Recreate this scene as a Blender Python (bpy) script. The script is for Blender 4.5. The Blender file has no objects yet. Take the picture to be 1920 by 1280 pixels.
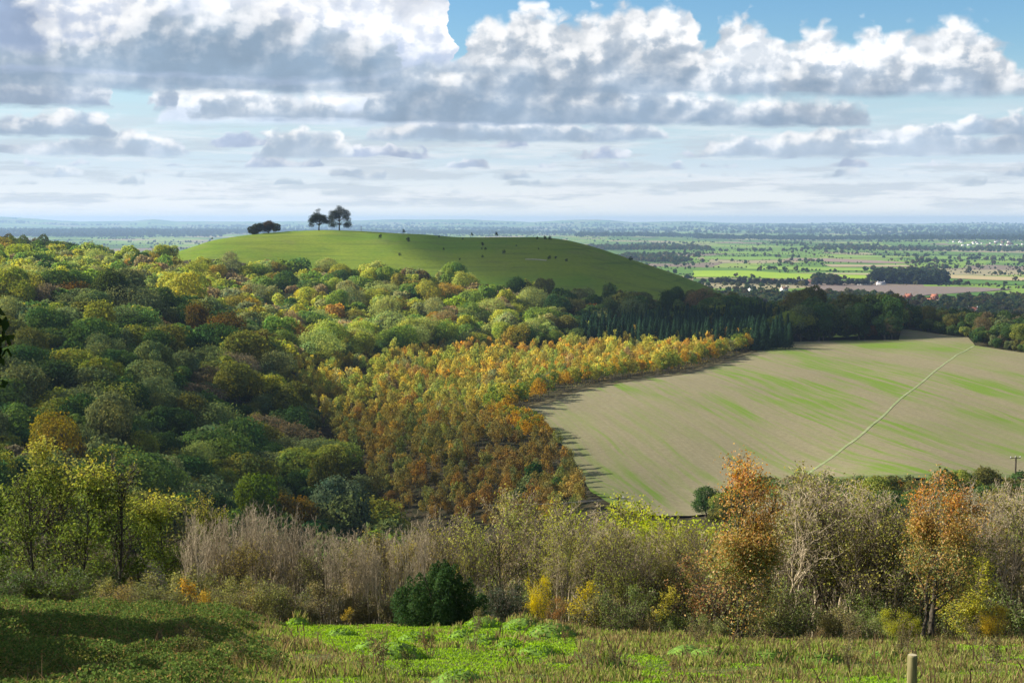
import bpy, math, random
import numpy as np
C = bpy.context.scene.collection
sc = bpy.context.scene
R = math.radians
rng = np.random.default_rng(7)
random.seed(7)
F, PITCH = 2666.67, R(4.84)            # focal length in photo pixels, camera pitch
CP, SP = math.cos(PITCH), math.sin(PITCH)

# ------------------------------------------------------------------ geometry of the view
def ray(px, py):
    a, b = (px-960)/F, (640-py)/F
    return np.array((a, CP+b*SP, -SP+b*CP))
def unproj(px, py, Y):
    d = ray(px, py); return d*(Y/d[1])
def proj(X, Y, Z):
    X, Y, Z = np.asarray(X, float), np.asarray(Y, float), np.asarray(Z, float)
    dep = np.maximum(Y*CP - Z*SP, .01)
    return 960+F*X/dep, 640-F*(Y*SP+Z*CP)/dep
def inside(px, py, poly):
    px, py = np.asarray(px, float), np.asarray(py, float)
    r = np.zeros(px.shape, bool); n = len(poly)
    for i in range(n):
        x0, y0 = poly[i]; x1, y1 = poly[(i+1) % n]
        if y0 == y1: continue
        c = ((y0 > py) != (y1 > py)) & (px < (x1-x0)*(py-y0)/(y1-y0)+x0)
        r ^= c
    return r
def lattice(ix, iy, seed):
    h = (ix*374761393 + iy*668265263 + seed*2246822519) & 0xffffffff
    h = ((h ^ (h >> 13))*1274126177) & 0xffffffff
    return ((h ^ (h >> 16)) & 0xffff)/65535.0
def vnoise(x, y, seed=0):
    x, y = np.asarray(x, float), np.asarray(y, float)
    ix, iy = np.floor(x).astype(np.int64), np.floor(y).astype(np.int64)
    fx, fy = x-ix, y-iy
    fx, fy = fx*fx*(3-2*fx), fy*fy*(3-2*fy)
    a, b = lattice(ix, iy, seed), lattice(ix+1, iy, seed)
    c, d = lattice(ix, iy+1, seed), lattice(ix+1, iy+1, seed)
    return (a+(b-a)*fx)*(1-fy)+(c+(d-c)*fx)*fy
def fbm(x, y, seed=0, octv=4):
    s, a, t = 0., 1., 0.
    for o in range(octv):
        s = s+a*vnoise(x*2**o, y*2**o, seed+o*17); t += a; a *= .5
    return s/t

# ------------------------------------------------------------------ terrain from control points (px, py, Y, height above ground)
CTL = [
 # meadow ledge
 (960,1280,27,0),(300,1264,27,.2),(1700,1284,27,0),(960,1222,35,0),(960,1172,44,0),(300,1160,42,0),(1700,1208,42,0),
 (-300,1150,36,0),(2300,1215,36,0),
 (960,1185,60,0),(200,1175,62,0),(1750,1195,60,0),
 # slope under the foreground trees
 (960,1160,100,0),(200,1120,110,0),(1700,1160,100,0),(960,1090,160,0),(200,1040,170,0),(1700,1060,160,0),
 # left wooded spur (canopy)
 (0,840,230,11),(0,700,300,11),(0,600,380,11),(0,540,450,11),(0,500,600,11),(0,474,720,10),(-20,452,950,10),
 (-500,700,300,10),(-500,540,450,10),(-500,460,800,10),
 (260,880,240,11),(260,760,300,11),(260,640,385,11),(260,560,470,11),(260,520,600,11),(270,486,740,8),(320,460,980,8),
 (500,940,250,11),(500,800,320,11),(500,700,390,11),(500,620,470,11),(500,585,560,11),(500,525,670,11),(520,488,735,7),
 (640,940,265,11),(640,640,490,11),
 # plantation
 (800,960,270,5),(800,850,310,5),(800,750,400,5),(800,665,520,5),(800,615,570,11),(800,545,650,11),(800,512,700,10),
 (1000,900,280,5),(1000,640,560,5),(1000,585,620,11),(1000,530,690,11),(1250,560,680,12),(1250,640,590,4),(1400,545,720,12),
 # the grass hill (ground)
 (300,483,790,0),(400,450,820,0),(500,437,840,0),(620,431,860,0),(800,439,860,0),(940,446,860,0),(1060,449,850,0),(1140,471,840,0),(1220,504,820,0),(1300,535,800,0),(1400,575,780,0),
 (620,475,790,0),(850,485,790,0),(1050,497,770,0),
 (300,500,900,0),(400,466,935,0),(500,452,960,0),(620,441,960,0),(800,450,960,0),(940,457,960,0),(1060,461,950,0),(1140,484,930,0),(620,462,1150,0),(300,505,1150,0),(1000,475,1150,0),
 (500,520,1500,0),(900,525,1500,0),(150,500,1500,0),(1250,545,1400,0),
 # arable field (ground)
 (963,778,370,0),(1060,738,420,0),(1290,700,480,0),(1480,642,600,0),(1685,638,610,0),(1700,618,660,0),(1825,648,570,0),(1930,662,540,0),(2300,690,500,0),
 (1110,935,262,0),(1270,968,250,0),(1500,905,285,0),(1900,900,285,0),(2300,900,285,0),(1500,760,400,0),(1700,760,400,0),(1250,820,335,0),(1700,930,235,0),
 # beyond the field down to the plain
 (1500,640,800,0),(1750,628,850,0),(1950,640,850,0),(1700,620,1150,0),(1950,625,1150,0),(2400,640,900,0),
]
P = []
for px, py, Y, h in CTL:
    p = unproj(px, py, Y); P.append((p[0], Y, p[2]-h))
for u in (-.55, -.3, -.1, .1, .3, .55):
    for Y in (1800, 2600, 4000, 7000, 12000, 18000, 30000):
        P.append((u*Y, Y, -110))
for u in (-.55, -.25, 0, .25, .55): P.append((u*9, 9, -3.9)); P.append((u*15, 15, -5.85))
P = np.array(P)
KU = 5.0
def tps_phi(r2): return np.where(r2 > 1e-12, .5*r2*np.log(np.maximum(r2, 1e-12)), 0)
_uv = np.stack([KU*P[:,0]/P[:,1], np.log(P[:,1])*1.6], 1)
_n = len(P)
_A = np.zeros((_n+3, _n+3))
_A[:_n,:_n] = tps_phi(((_uv[:,None]-_uv[None])**2).sum(-1)) + np.eye(_n)*.004
_A[:_n,_n] = 1; _A[:_n,_n+1:] = _uv; _A[_n,:_n] = 1; _A[_n+1:,:_n] = _uv.T
_sc = np.maximum(P[:,1], 9)             # interpolate the drop angle, not the drop
_W = np.linalg.solve(_A, np.concatenate([P[:,2]/_sc*100, np.zeros(3)]))
RIDGE = [(-700,412),(-200,411),(0,409),(60,412),(150,416),(260,415),(290,412.5),(330,416),(520,416),(680,414.5),(760,413),(880,413),(1000,417),(1060,414),(1120,413),(1190,417),(1290,415.5),(1350,418),(1500,419),(1560,417.5),(1700,419),(1800,418),(1920,420),(2600,418)]
_rx = np.array([r[0] for r in RIDGE], float); _ry = np.array([r[1] for r in RIDGE], float)
def height(X, Y):
    X, Y = np.asarray(X, float), np.asarray(Y, float)
    Yc = np.clip(np.maximum(Y, np.abs(X)*.3), 9, 30000)
    u = np.clip(X/Yc, -.62, .62)
    q = np.stack([KU*u, np.log(Yc)*1.6], -1)
    shp = q.shape[:-1]; q = q.reshape(-1, 2)
    out = np.empty(len(q))
    for i in range(0, len(q), 20000):
        s = q[i:i+20000]
        out[i:i+20000] = tps_phi(((s[:,None]-_uv[None])**2).sum(-1))@_W[:_n] + _W[_n] + s@_W[_n+1:]
    z = out.reshape(shp)/100*Yc
    r = np.hypot(X, Y)
    # the plain is level, with slow undulation, and rises to low ridges at the horizon
    k = np.clip((Yc-1250)/500, 0, 1); k = k*k*(3-2*k)
    und = (fbm(X/1700+9, Y/2300, 5, 3)-.5)*np.clip((r-3500)/6000, 0, 1)*42
    pl = -110+und
    px = 960+F*u
    ry = 416.0+1.35*(np.interp(px, _rx, _ry)-416.5)+(fbm(px/60., r*0+3.3, 11, 4)-.5)*2.2
    top = 25500*np.tan(np.arctan((640-ry)/F)-PITCH)
    kr = np.clip((r-15000)/10500, 0, 1); kr = kr**2.2
    pl = pl*(1-kr)+top*kr
    kr2 = np.exp(-((r-17500)/1700)**2)*(fbm(px/170., r*0+1.3, 31, 3)-.42)*95
    pl = pl+np.where(r > 13000, kr2, 0)
    z = z*(1-k)+pl*k
    # meadow: behind and under the camera
    kb = np.clip((9-Y)/7, 0, 1)
    z = z*(1-kb) + (-1.75-.19*np.maximum(Y, 0)-.02*np.abs(X))*kb
    # small relief
    near = np.clip(1-np.hypot(X, Y)/70, 0, 1)
    z = z+(fbm(X/2.2, Y/2.2, 3, 3)-.5)*.35*near + np.clip((r-60)/60, 0, 1)*np.clip((1700-r)/300, 0, 1)*(fbm(X/45, Y/45, 8, 3)-.5)*2.
    return z
_cache = {}
def gz(x, y): return float(height(np.array([x]), np.array([y]))[0])
def on_ground(px, py, Y0=15, Y1=27000):
    """first point where the ray through a photo pixel meets the ground"""
    d = ray(px, py); ys = np.geomspace(Y0, Y1, 700)
    X, Z = d[0]/d[1]*ys, d[2]/d[1]*ys
    below = Z <= height(X, ys)
    i = int(np.argmax(below)) if below.any() else len(ys)-1
    i = max(i, 1)
    a, b = ys[i-1], ys[i]
    for _ in range(18):
        m = (a+b)/2
        if d[2]/d[1]*m <= gz(d[0]/d[1]*m, m): b = m
        else: a = m
    return np.array((d[0]/d[1]*b, b, gz(d[0]/d[1]*b, b)))

# ------------------------------------------------------------------ mesh and object helpers
def mesh(name, v, quads=None, tris=None, mats=(), lc=None, mi=None, smooth=False):
    me = bpy.data.meshes.new(name)
    v = np.asarray(v, np.float32)
    fq = np.zeros((0,4), np.int32) if quads is None else np.asarray(quads, np.int32).reshape(-1,4)
    ft = np.zeros((0,3), np.int32) if tris is None else np.asarray(tris, np.int32).reshape(-1,3)
    me.vertices.add(len(v)); me.vertices.foreach_set('co', v.ravel())
    nl = fq.size+ft.size; nf = len(fq)+len(ft)
    me.loops.add(nl); me.polygons.add(nf)
    me.loops.foreach_set('vertex_index', np.concatenate([fq.ravel(), ft.ravel()]).astype(np.int32))
    st = np.concatenate([np.arange(len(fq))*4, fq.size+np.arange(len(ft))*3]).astype(np.int32)
    me.polygons.foreach_set('loop_start', st)
    if mi is not None: me.polygons.foreach_set('material_index', np.asarray(mi, np.int32))
    if smooth: me.polygons.foreach_set('use_smooth', np.ones(nf, bool))
    for m in mats: me.materials.append(m)
    if lc is not None:
        a = me.attributes.new('lc', 'FLOAT_VECTOR', 'FACE')
        a.data.foreach_set('vector', np.asarray(lc, np.float32).ravel())
    me.update(calc_edges=True)
    return me
def link(name, me, parent=None, loc=(0,0,0), rz=0, s=1, color=None):
    o = bpy.data.objects.new(name, me); C.objects.link(o)
    o.location = loc; o.rotation_euler = (0,0,rz)
    o.scale = (s,s,s) if np.isscalar(s) else s
    if parent: o.parent = parent
    if color is not None: o.color = (*color, 1)
    return o
def tag(o, label=None, cat=None, group=None, kind=None):
    if label: o['label'] = label
    if cat: o['category'] = cat
    if group: o['group'] = group
    if kind: o['kind'] = kind
    return o
def thing(name, label, cat, loc=(0,0,0), rz=0, s=1, group=None):
    return tag(link(name, None, None, loc, rz, s), label, cat, group)

# ------------------------------------------------------------------ materials
def nodes(m):
    m.use_nodes = True; t = m.node_tree; t.nodes.clear(); return t
def N(t, typ, **kw):
    n = t.nodes.new(typ)
    for k, v in kw.items():
        if k.startswith('i_'):
            key = k[2:]; key = int(key) if key.isdigit() else key.replace('_', ' ')
            n.inputs[key].default_value = v
        else: setattr(n, k, v)
    return n
def L(t, a, b): t.links.new(a, b)
def math_(t, op, a, b=None, c=None, clamp=False):
    n = N(t, 'ShaderNodeMath', operation=op, use_clamp=clamp)
    for i, v in enumerate((a, b, c)):
        if v is None: continue
        if hasattr(v, 'is_output'): L(t, v, n.inputs[i])
        else: n.inputs[i].default_value = v
    return n.outputs[0]
def mixc(t, fac, a, b):
    n = N(t, 'ShaderNodeMix', data_type='RGBA')
    for k, v in (('Factor', fac), ('A', a), ('B', b)):
        s = [i for i in n.inputs if i.name == k and i.type in (('VALUE',) if k == 'Factor' else ('RGBA',))][0]
        if hasattr(v, 'is_output'): L(t, v, s)
        else: s.default_value = v if k == 'Factor' else (*v, 1)
    return [o for o in n.outputs if o.type == 'RGBA'][0]
def sstep(t, x, a, b):
    n = N(t, 'ShaderNodeMapRange', interpolation_type='SMOOTHSTEP')
    L(t, x, n.inputs[0])
    for i, v in ((1,a),(2,b)):
        if hasattr(v, 'is_output'): L(t, v, n.inputs[i])
        else: n.inputs[i].default_value = v
    return n.outputs[0]
def noise(t, vec, scale, detail=4, rough=.55, dist=0):
    n = N(t, 'ShaderNodeTexNoise'); n.inputs['Scale'].default_value = scale
    n.inputs['Detail'].default_value = detail; n.inputs['Roughness'].default_value = rough
    n.inputs['Distortion'].default_value = dist
    if vec is not None: L(t, vec, n.inputs['Vector'])
    return n.outputs[0]
def mapping(t, vec, scale=(1,1,1), rot=(0,0,0), loc=(0,0,0)):
    n = N(t, 'ShaderNodeMapping'); n.inputs['Scale'].default_value = scale
    n.inputs['Rotation'].default_value = rot; n.inputs['Location'].default_value = loc
    L(t, vec, n.inputs['Vector']); return n.outputs[0]
def finish(t, col, rough=.9, spec=.1, bump=None, bstr=.3, bdist=.1):
    b = N(t, 'ShaderNodeBsdfPrincipled')
    if hasattr(col, 'is_output'): L(t, col, b.inputs['Base Color'])
    else: b.inputs['Base Color'].default_value = (*col, 1)
    b.inputs['Roughness'].default_value = rough
    b.inputs['Specular IOR Level'].default_value = spec
    if bump is not None:
        n = N(t, 'ShaderNodeBump'); n.inputs['Strength'].default_value = bstr; n.inputs['Distance'].default_value = bdist
        L(t, bump, n.inputs['Height']); L(t, n.outputs[0], b.inputs['Normal'])
    o = N(t, 'ShaderNodeOutputMaterial'); L(t, b.outputs[0], o.inputs[0])
def leaf_material(name, trans=.3, gloss=0.):
    m = bpy.data.materials.new(name); t = nodes(m)
    oi = N(t, 'ShaderNodeObjectInfo'); at = N(t, 'ShaderNodeAttribute', attribute_name='lc')
    mu = N(t, 'ShaderNodeVectorMath', operation='MULTIPLY')
    L(t, oi.outputs['Color'], mu.inputs[0]); L(t, at.outputs['Vector'], mu.inputs[1])
    d = N(t, 'ShaderNodeBsdfDiffuse'); tr = N(t, 'ShaderNodeBsdfTranslucent')
    L(t, mu.outputs[0], d.inputs[0])
    hs = N(t, 'ShaderNodeHueSaturation'); hs.inputs['Saturation'].default_value = 1.1; hs.inputs['Value'].default_value = 1.15
    L(t, mu.outputs[0], hs.inputs['Color']); L(t, hs.outputs[0], tr.inputs[0])
    mx = N(t, 'ShaderNodeMixShader'); mx.inputs[0].default_value = trans
    L(t, d.outputs[0], mx.inputs[1]); L(t, tr.outputs[0], mx.inputs[2])
    out = mx.outputs[0]
    if gloss:
        g = N(t, 'ShaderNodeBsdfGlossy'); g.inputs['Roughness'].default_value = .55
        m2 = N(t, 'ShaderNodeMixShader'); m2.inputs[0].default_value = gloss
        L(t, out, m2.inputs[1]); L(t, g.outputs[0], m2.inputs[2]); out = m2.outputs[0]
    o = N(t, 'ShaderNodeOutputMaterial'); L(t, out, o.inputs[0])
    return m
LEAF = leaf_material('foliage', .42)
LEAFG = leaf_material('glossy_foliage', .42, .02)
def bark(name, a, b, scale=9):
    m = bpy.data.materials.new(name); t = nodes(m)
    g = N(t, 'ShaderNodeTexCoord').outputs['Object']
    n = noise(t, mapping(t, g, (1,1,.25)), scale, 5)
    finish(t, mixc(t, sstep(t, n, .35, .65), a, b), .9, .1, n, .6, .02)
    return m
BARK_D = bark('dark_bark', (.035,.028,.02), (.10,.085,.06))
BARK_P = bark('pale_bark', (.25,.20,.125), (.50,.415,.28))
BARK_M = bark('brown_bark', (.07,.055,.035), (.19,.155,.11))
def plain_mat(name, a, b, scale=3., rough=.8, bump=.2):
    m = bpy.data.materials.new(name); t = nodes(m)
    g = N(t, 'ShaderNodeTexCoord').outputs['Object']
    n = noise(t, g, scale, 5)
    finish(t, mixc(t, sstep(t, n, .3, .7), a, b), rough, .2, n, bump, .05)
    return m
# ------------------------------------------------------------------ ground materials
def pos(t): return N(t, 'ShaderNodeNewGeometry').outputs['Position']
def grass_ground():
    m = bpy.data.materials.new('turf'); t = nodes(m); p = pos(t)
    a, b, c = noise(t, p, .35, 5), noise(t, p, 2.2, 5, .65), noise(t, p, .9, 3)
    col = mixc(t, sstep(t, a, .38, .62), (.075,.115,.022), (.12,.105,.045))
    col = mixc(t, math_(t, 'MULTIPLY', sstep(t, c, .5, .7), .6), col, (.16,.30,.03))
    col = mixc(t, sstep(t, b, .3, .75), col, (.05,.07,.02))
    finish(t, col, .95, .05, b, .8, .15); return m
def wood_ground():
    m = bpy.data.materials.new('leaf_litter'); t = nodes(m); p = pos(t)
    b = noise(t, p, .5, 6, .65)
    finish(t, mixc(t, sstep(t, b, .35, .65), (.025,.03,.012), (.07,.055,.03)), .95, .05, b, .8, .5); return m
def hill_ground():
    m = bpy.data.materials.new('downland_grass'); t = nodes(m); p = pos(t)
    a = noise(t, p, .012, 5, .6); b = noise(t, mapping(t, p, (.03,.12,.12), (0,0,.15)), 1, 5, .6); c = noise(t, p, .5, 4, .7)
    col = mixc(t, sstep(t, a, .38, .62), (.105,.185,.016), (.165,.215,.022))
    col = mixc(t, math_(t, 'MULTIPLY', sstep(t, b, .5, .72), .6), col, (.085,.115,.025))
    e = noise(t, mapping(t, p, (.012,.012,.85)), 1, 4, .6)
    col = mixc(t, math_(t, 'MULTIPLY', sstep(t, e, .5, .68), .45), col, (.06,.10,.018))
    col = mixc(t, math_(t, 'MULTIPLY', sstep(t, noise(t, p, .035, 5, .65), .55, .7), .5), col, (.15,.16,.045))
    col = mixc(t, math_(t, 'MULTIPLY', sstep(t, c, .42, .7), .35), col, (.05,.085,.014))
    finish(t, col, .95, .05, c, .6, .3); return m
def plain_ground():
    m = bpy.data.materials.new('farmland'); t = nodes(m); p = pos(t)
    w = N(t, 'ShaderNodeVectorMath', operation='ADD'); L(t, p, w.inputs[0])
    nn = N(t, 'ShaderNodeTexNoise'); nn.inputs['Scale'].default_value = .002; L(t, p, nn.inputs['Vector'])
    sc_ = N(t, 'ShaderNodeVectorMath', operation='SCALE'); sc_.inputs['Scale'].default_value = 120; L(t, nn.outputs['Color'], sc_.inputs[0]); L(t, sc_.outputs[0], w.inputs[1])
    q = mapping(t, w.outputs[0], (1/260, 1/430, 0), (0,0,.35))
    vo = N(t, 'ShaderNodeTexVoronoi', feature='F1', distance='CHEBYCHEV'); vo.inputs['Scale'].default_value = 1; vo.inputs['Randomness'].default_value = .8
    L(t, q, vo.inputs['Vector'])
    sx = N(t, 'ShaderNodeSeparateColor'); L(t, vo.outputs['Color'], sx.inputs[0])
    r = N(t, 'ShaderNodeValToRGB'); L(t, sx.outputs[0], r.inputs[0]); r.color_ramp.interpolation = 'CONSTANT'
    cols = [(0,(.10,.19,.03)),(.22,(.17,.27,.04)),(.36,(.07,.13,.03)),(.5,(.30,.26,.15)),(.6,(.13,.22,.035)),(.72,(.20,.155,.12)),(.8,(.08,.15,.03)),(.9,(.22,.29,.06))]
    e = r.color_ramp.elements
    e[0].position, e[0].color = 0, (*cols[0][1],1); e[1].position, e[1].color = .22, (*cols[1][1],1)
    for k, c in cols[2:]:
        x = e.new(k); x.color = (*c,1)
    b = noise(t, p, .05, 5, .6)
    col = mixc(t, math_(t, 'MULTIPLY', sstep(t, b, .4, .7), .3), r.outputs[0], (.07,.10,.03))
    finish(t, col, .95, .05); return m
def field_mat(name, base, green, amt=.5, ang=0., cell=.33):
    m = bpy.data.materials.new(name); t = nodes(m); p = pos(t)
    q = mapping(t, p, (1,1,1), (0,0,ang))
    a = noise(t, mapping(t, q, (.012,.42,0)), 1, 6, .68)          # drill lines
    b = noise(t, mapping(t, q, (.008,.035,0)), 1, 4, .6)        # broad sown bands
    c = noise(t, p, .9, 6, .7); d = noise(t, p, .014, 3, .5)
    k = math_(t, 'MULTIPLY', sstep(t, math_(t, 'ADD', a, math_(t, 'MULTIPLY', math_(t, 'SUBTRACT', b, .5), 1.1)), .40, .70), amt)
    k = math_(t, 'MULTIPLY', k, math_(t, 'ADD', .42, math_(t, 'MULTIPLY', sstep(t, d, .38, .6), .9)), clamp=True)
    col = mixc(t, sstep(t, c, .3, .7), tuple(x*.86 for x in base), tuple(x*1.12 for x in base))
    col = mixc(t, math_(t, 'MULTIPLY', sstep(t, noise(t, mapping(t, q, (.01,1.1,0)), 1, 3, .6), .35, .7), .3), col, tuple(x*.72 for x in base))
    sy = N(t, 'ShaderNodeSeparateXYZ'); L(t, q, sy.inputs[0])
    ph = math_(t, 'FRACT', math_(t, 'DIVIDE', math_(t, 'ADD', sy.outputs[1], math_(t, 'MULTIPLY', noise(t, mapping(t, q, (.006,.006,0)), 1, 2), 14.)), 12.))
    tram = math_(t, 'MULTIPLY', sstep(t, math_(t, 'ABSOLUTE', math_(t, 'SUBTRACT', ph, .5)), .055, .02), sstep(t, noise(t, mapping(t, q, (.02,.1,0)), 1, 3), .4, .6))
    k = math_(t, 'MAXIMUM', k, math_(t, 'MULTIPLY', tram, .55*amt))
    col = mixc(t, k, col, green)
    finish(t, col, .95, .05, c, .5, .2); return m
# ------------------------------------------------------------------ the ground: one polar sheet, cut into its kinds of land
az = np.concatenate([np.linspace(-180,-50,28)[:-1], np.linspace(-50,-24,50)[:-1], np.linspace(-24,24,430), np.linspace(24,50,50)[1:], np.linspace(50,180,28)[1:-1]])
rad = np.concatenate([[.05], np.geomspace(1.2, 15, 60)[:-1], np.geomspace(15, 70, 120)[:-1], np.geomspace(70, 1500, 230)[:-1], np.geomspace(1500, 27500, 150)])
A_, Rr = np.meshgrid(np.radians(az), rad)
GX, GY = Rr*np.sin(A_), Rr*np.cos(A_)
GZ = height(GX, GY)
nr, na = GX.shape
V = np.stack([GX, GY, GZ], -1).reshape(-1, 3)
ii, jj = np.meshgrid(np.arange(nr-1), np.arange(na), indexing='ij')
j2 = (jj+1) % na
Q = np.stack([ii*na+jj, ii*na+j2, (ii+1)*na+j2, (ii+1)*na+jj], -1).reshape(-1, 4)
Q = Q[:, ::-1]
cen = V[Q].mean(1); cr = np.hypot(cen[:,0], cen[:,1])
HILL = [(-300,850),(-232,785),(-150,745),(-95,722),(-30,700),(25,690),(85,700),(135,730),(190,760),(330,960),(200,1330),(-250,1330),(-330,1000)]
zone = np.full(len(Q), 1)
zone[cr < 66] = 0
zone[cr > 1350] = 3
zone[inside(cen[:,0], cen[:,1], HILL)] = 2
for k, (nm, mt) in enumerate((('meadow_ground', grass_ground()), ('woodland_floor', wood_ground()), ('hill', hill_ground()), ('plain', plain_ground()))):
    q = Q[zone == k]; u, inv = np.unique(q, return_inverse=True)
    o = link(nm, mesh(nm, V[u], inv.reshape(-1,4), mats=[mt], smooth=True))
    tag(o, kind='structure')
# ------------------------------------------------------------------ sheets laid over the ground (fields, tracks)
def sheet(name, poly, step, mt, lift, kind='structure', label=None, cat=None, u=None):
    """a grid inside a polygon (X, Y), draped over the ground; cells on the border are cut to the polygon by snapping"""
    poly = np.array(poly, float)
    import bmesh
    from mathutils import Vector
    from mathutils.geometry import delaunay_2d_cdt
    per = []
    for i in range(len(poly)):
        a, b = poly[i], poly[(i+1) % len(poly)]
        n = max(1, int(np.linalg.norm(b-a)/step))
        per += [a+(b-a)*k/n for k in range(n)]
    per = np.array(per)
    x0, y0 = poly.min(0); x1, y1 = poly.max(0)
    gx, gy = np.meshgrid(np.arange(x0, x1, step), np.arange(y0, y1, step))
    g = np.stack([gx.ravel(), gy.ravel()], 1)
    g = g[inside(g[:,0], g[:,1], poly)]
    if len(g):
        dmin = np.full(len(g), 1e9)
        for p in per: dmin = np.minimum(dmin, (g[:,0]-p[0])**2+(g[:,1]-p[1])**2)
        g = g[dmin > (step*.6)**2]
    pts = np.concatenate([per, g]); nb = len(per)
    vs, es, fs, _, _, _ = delaunay_2d_cdt([Vector(p) for p in pts], [(i, (i+1) % nb) for i in range(nb)], [], 1, .001)
    xy = np.array([(v.x, v.y) for v in vs])
    tri = np.array([f for f in fs if len(f) == 3])
    c = xy[tri].mean(1); tri = tri[inside(c[:,0], c[:,1], poly)]
    e1, e2 = xy[tri[:,1]]-xy[tri[:,0]], xy[tri[:,2]]-xy[tri[:,0]]
    fl = e1[:,0]*e2[:,1]-e1[:,1]*e2[:,0] < 0
    tri[fl] = tri[fl][:, ::-1]
    v3 = np.column_stack([xy, height(xy[:,0], xy[:,1])+lift])
    o = link(name, mesh(name, v3, tris=tri, mats=[mt], smooth=True))
    return tag(o, label, cat, kind=kind)
def px_poly(pts, Y0=100): return [tuple(on_ground(x, y, Y0)[:2]) for x, y in pts]
FIELD_PX = [(962,778),(1000,762),(1060,738),(1110,726),(1160,716),(1230,706),(1290,698),(1345,682),(1400,663),(1440,650),(1480,642),(1580,639),(1685,639),(1690,619),(1750,626),(1815,634),(1828,649),(1930,664),(2160,690),(2300,760),(2300,900),(1900,893),(1700,894),(1480,898),(1340,965),(1200,968),(1140,945),(1108,925),(1085,880),(1060,840),(1010,805)]
FIELD = px_poly(FIELD_PX)
_a, _b = on_ground(1500, 700, 100), on_ground(1900, 842, 100)
FANG = math.atan2(_b[1]-_a[1], _b[0]-_a[0])
sheet('arable_field', FIELD, 5., field_mat('sown_soil', (.205,.182,.105), (.12,.185,.026), 1., -FANG), .35)
def ribbon(name, pts, w, mt, lift, kind='structure'):
    pts = np.array(pts, float)
    d = np.linalg.norm(np.diff(pts, axis=0), axis=1); s = np.concatenate([[0], np.cumsum(d)])
    n = max(3, int(s[-1]/2.5)); ss = np.linspace(0, s[-1], n)
    c = np.column_stack([np.interp(ss, s, pts[:,0]), np.interp(ss, s, pts[:,1])])
    for _ in range(3): c[1:-1] = (c[:-2]+2*c[1:-1]+c[2:])/4
    tg = np.gradient(c, axis=0); tg /= np.linalg.norm(tg, axis=1)[:,None]
    nn = np.column_stack([-tg[:,1], tg[:,0]])
    wv = w/2*(1+.3*(np.array([vnoise(k*.3, 1.5, 4) for k in range(n)])-.5))[:,None]
    l, r = c+nn*wv, c-nn*wv
    v = np.concatenate([np.column_stack([l, height(l[:,0], l[:,1])+lift]), np.column_stack([r, height(r[:,0], r[:,1])+lift])])
    k = np.arange(n-1); q = np.column_stack([n+k, n+k+1, k+1, k])
    return tag(link(name, mesh(name, v, q, mats=[mt], smooth=True)), kind=kind)
chalk = plain_mat('worn_chalk', (.30,.28,.20), (.42,.39,.29), .8, .95)
track = plain_mat('trodden_track', (.16,.21,.07), (.27,.29,.15), .5, .95)
ribbon('footpath', px_poly([(1512,893),(1560,860),(1610,822),(1640,795),(1672,765),(1700,740),(1732,716),(1760,692),(1795,666),(1826,650)]), .7, track, .42)
# grassy margin of the field under the plantation and along the foot
margin = plain_mat('rough_margin', (.10,.085,.035), (.17,.14,.06), .3, .95)
ribbon('field_margin', px_poly([(955,780),(1000,764),(1060,741),(1110,729),(1160,719),(1230,709),(1290,700),(1345,684),(1400,665),(1440,652),(1478,643)]), 3.2, margin, .40)
green = plain_mat('lower_verge', (.09,.12,.035), (.13,.15,.05), .3, .95)
ribbon('field_verge', px_poly([(1470,903),(1700,898),(1900,897),(2200,903)]), 6, green, .44)
# named fields of the plain: outline in photo pixels, colour
OPEN = []
def lowland(name, pts, base, g, amt, ang=.6, lift=.9):
    OPEN.append(px_poly(pts, 1400))
    sheet(name, px_poly(pts, 1400), 60., field_mat(name+'_soil', base, g, amt, ang), lift)
lowland('ploughed_field', [(1540,536),(1700,537),(1830,539),(1900,543),(1800,551),(1745,553),(1712,557),(1660,558),(1610,560),(1420,560),(1500,545)], (.20,.16,.135), (.17,.14,.12), .3)
lowland('meadow_field', [(1770,552),(1830,548),(1905,552),(1890,563),(1790,560),(1722,557)], (.07,.15,.03), (.09,.17,.03), .5)
lowland('grass_field', [(1300,508),(1400,508),(1480,513),(1640,517),(1620,523),(1480,524),(1400,520),(1300,520)], (.24,.36,.03), (.30,.42,.04), .6)
lowland('grass_field', [(1300,523),(1400,524),(1500,527),(1480,533),(1390,531),(1300,530)], (.06,.12,.02), (.08,.14,.03), .5)
lowland('stubble_field', [(1560,512),(1660,513),(1640,516.5),(1480,512.5)], (.36,.33,.18), (.28,.30,.10), .4)
lowland('stubble_field', [(1775,515.5),(1930,521),(1930,527),(1870,526),(1773,522)], (.40,.33,.17), (.34,.28,.14), .4)
lowland('grass_field', [(1775,523),(1930,529),(1930,536),(1780,531)], (.08,.17,.03), (.10,.2,.04), .5)
lowland('ploughed_field', [(1480,484),(1560,485),(1650,489),(1720,494),(1640,494),(1470,488)], (.27,.20,.155), (.22,.17,.13), .4)
lowland('grass_field', [(1320,482),(1450,482),(1470,487),(1400,488),(1320,486)], (.17,.28,.05), (.22,.32,.06), .5)
lowland('stubble_field', [(1540,496),(1700,497.5),(1720,500.5),(1560,501)], (.34,.29,.17), (.3,.26,.15), .4)
lowland('grass_field', [(1400,499),(1600,503),(1740,505),(1730,509),(1560,508),(1400,505)], (.20,.31,.05), (.26,.36,.06), .5)
lowland('grass_field', [(1550,479),(1660,480),(1700,484),(1560,483)], (.19,.29,.06), (.24,.34,.07), .5)
lowland('grass_field', [(1740,480),(1930,483),(1930,488),(1760,486)], (.16,.27,.05), (.2,.3,.06), .5)
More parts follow.
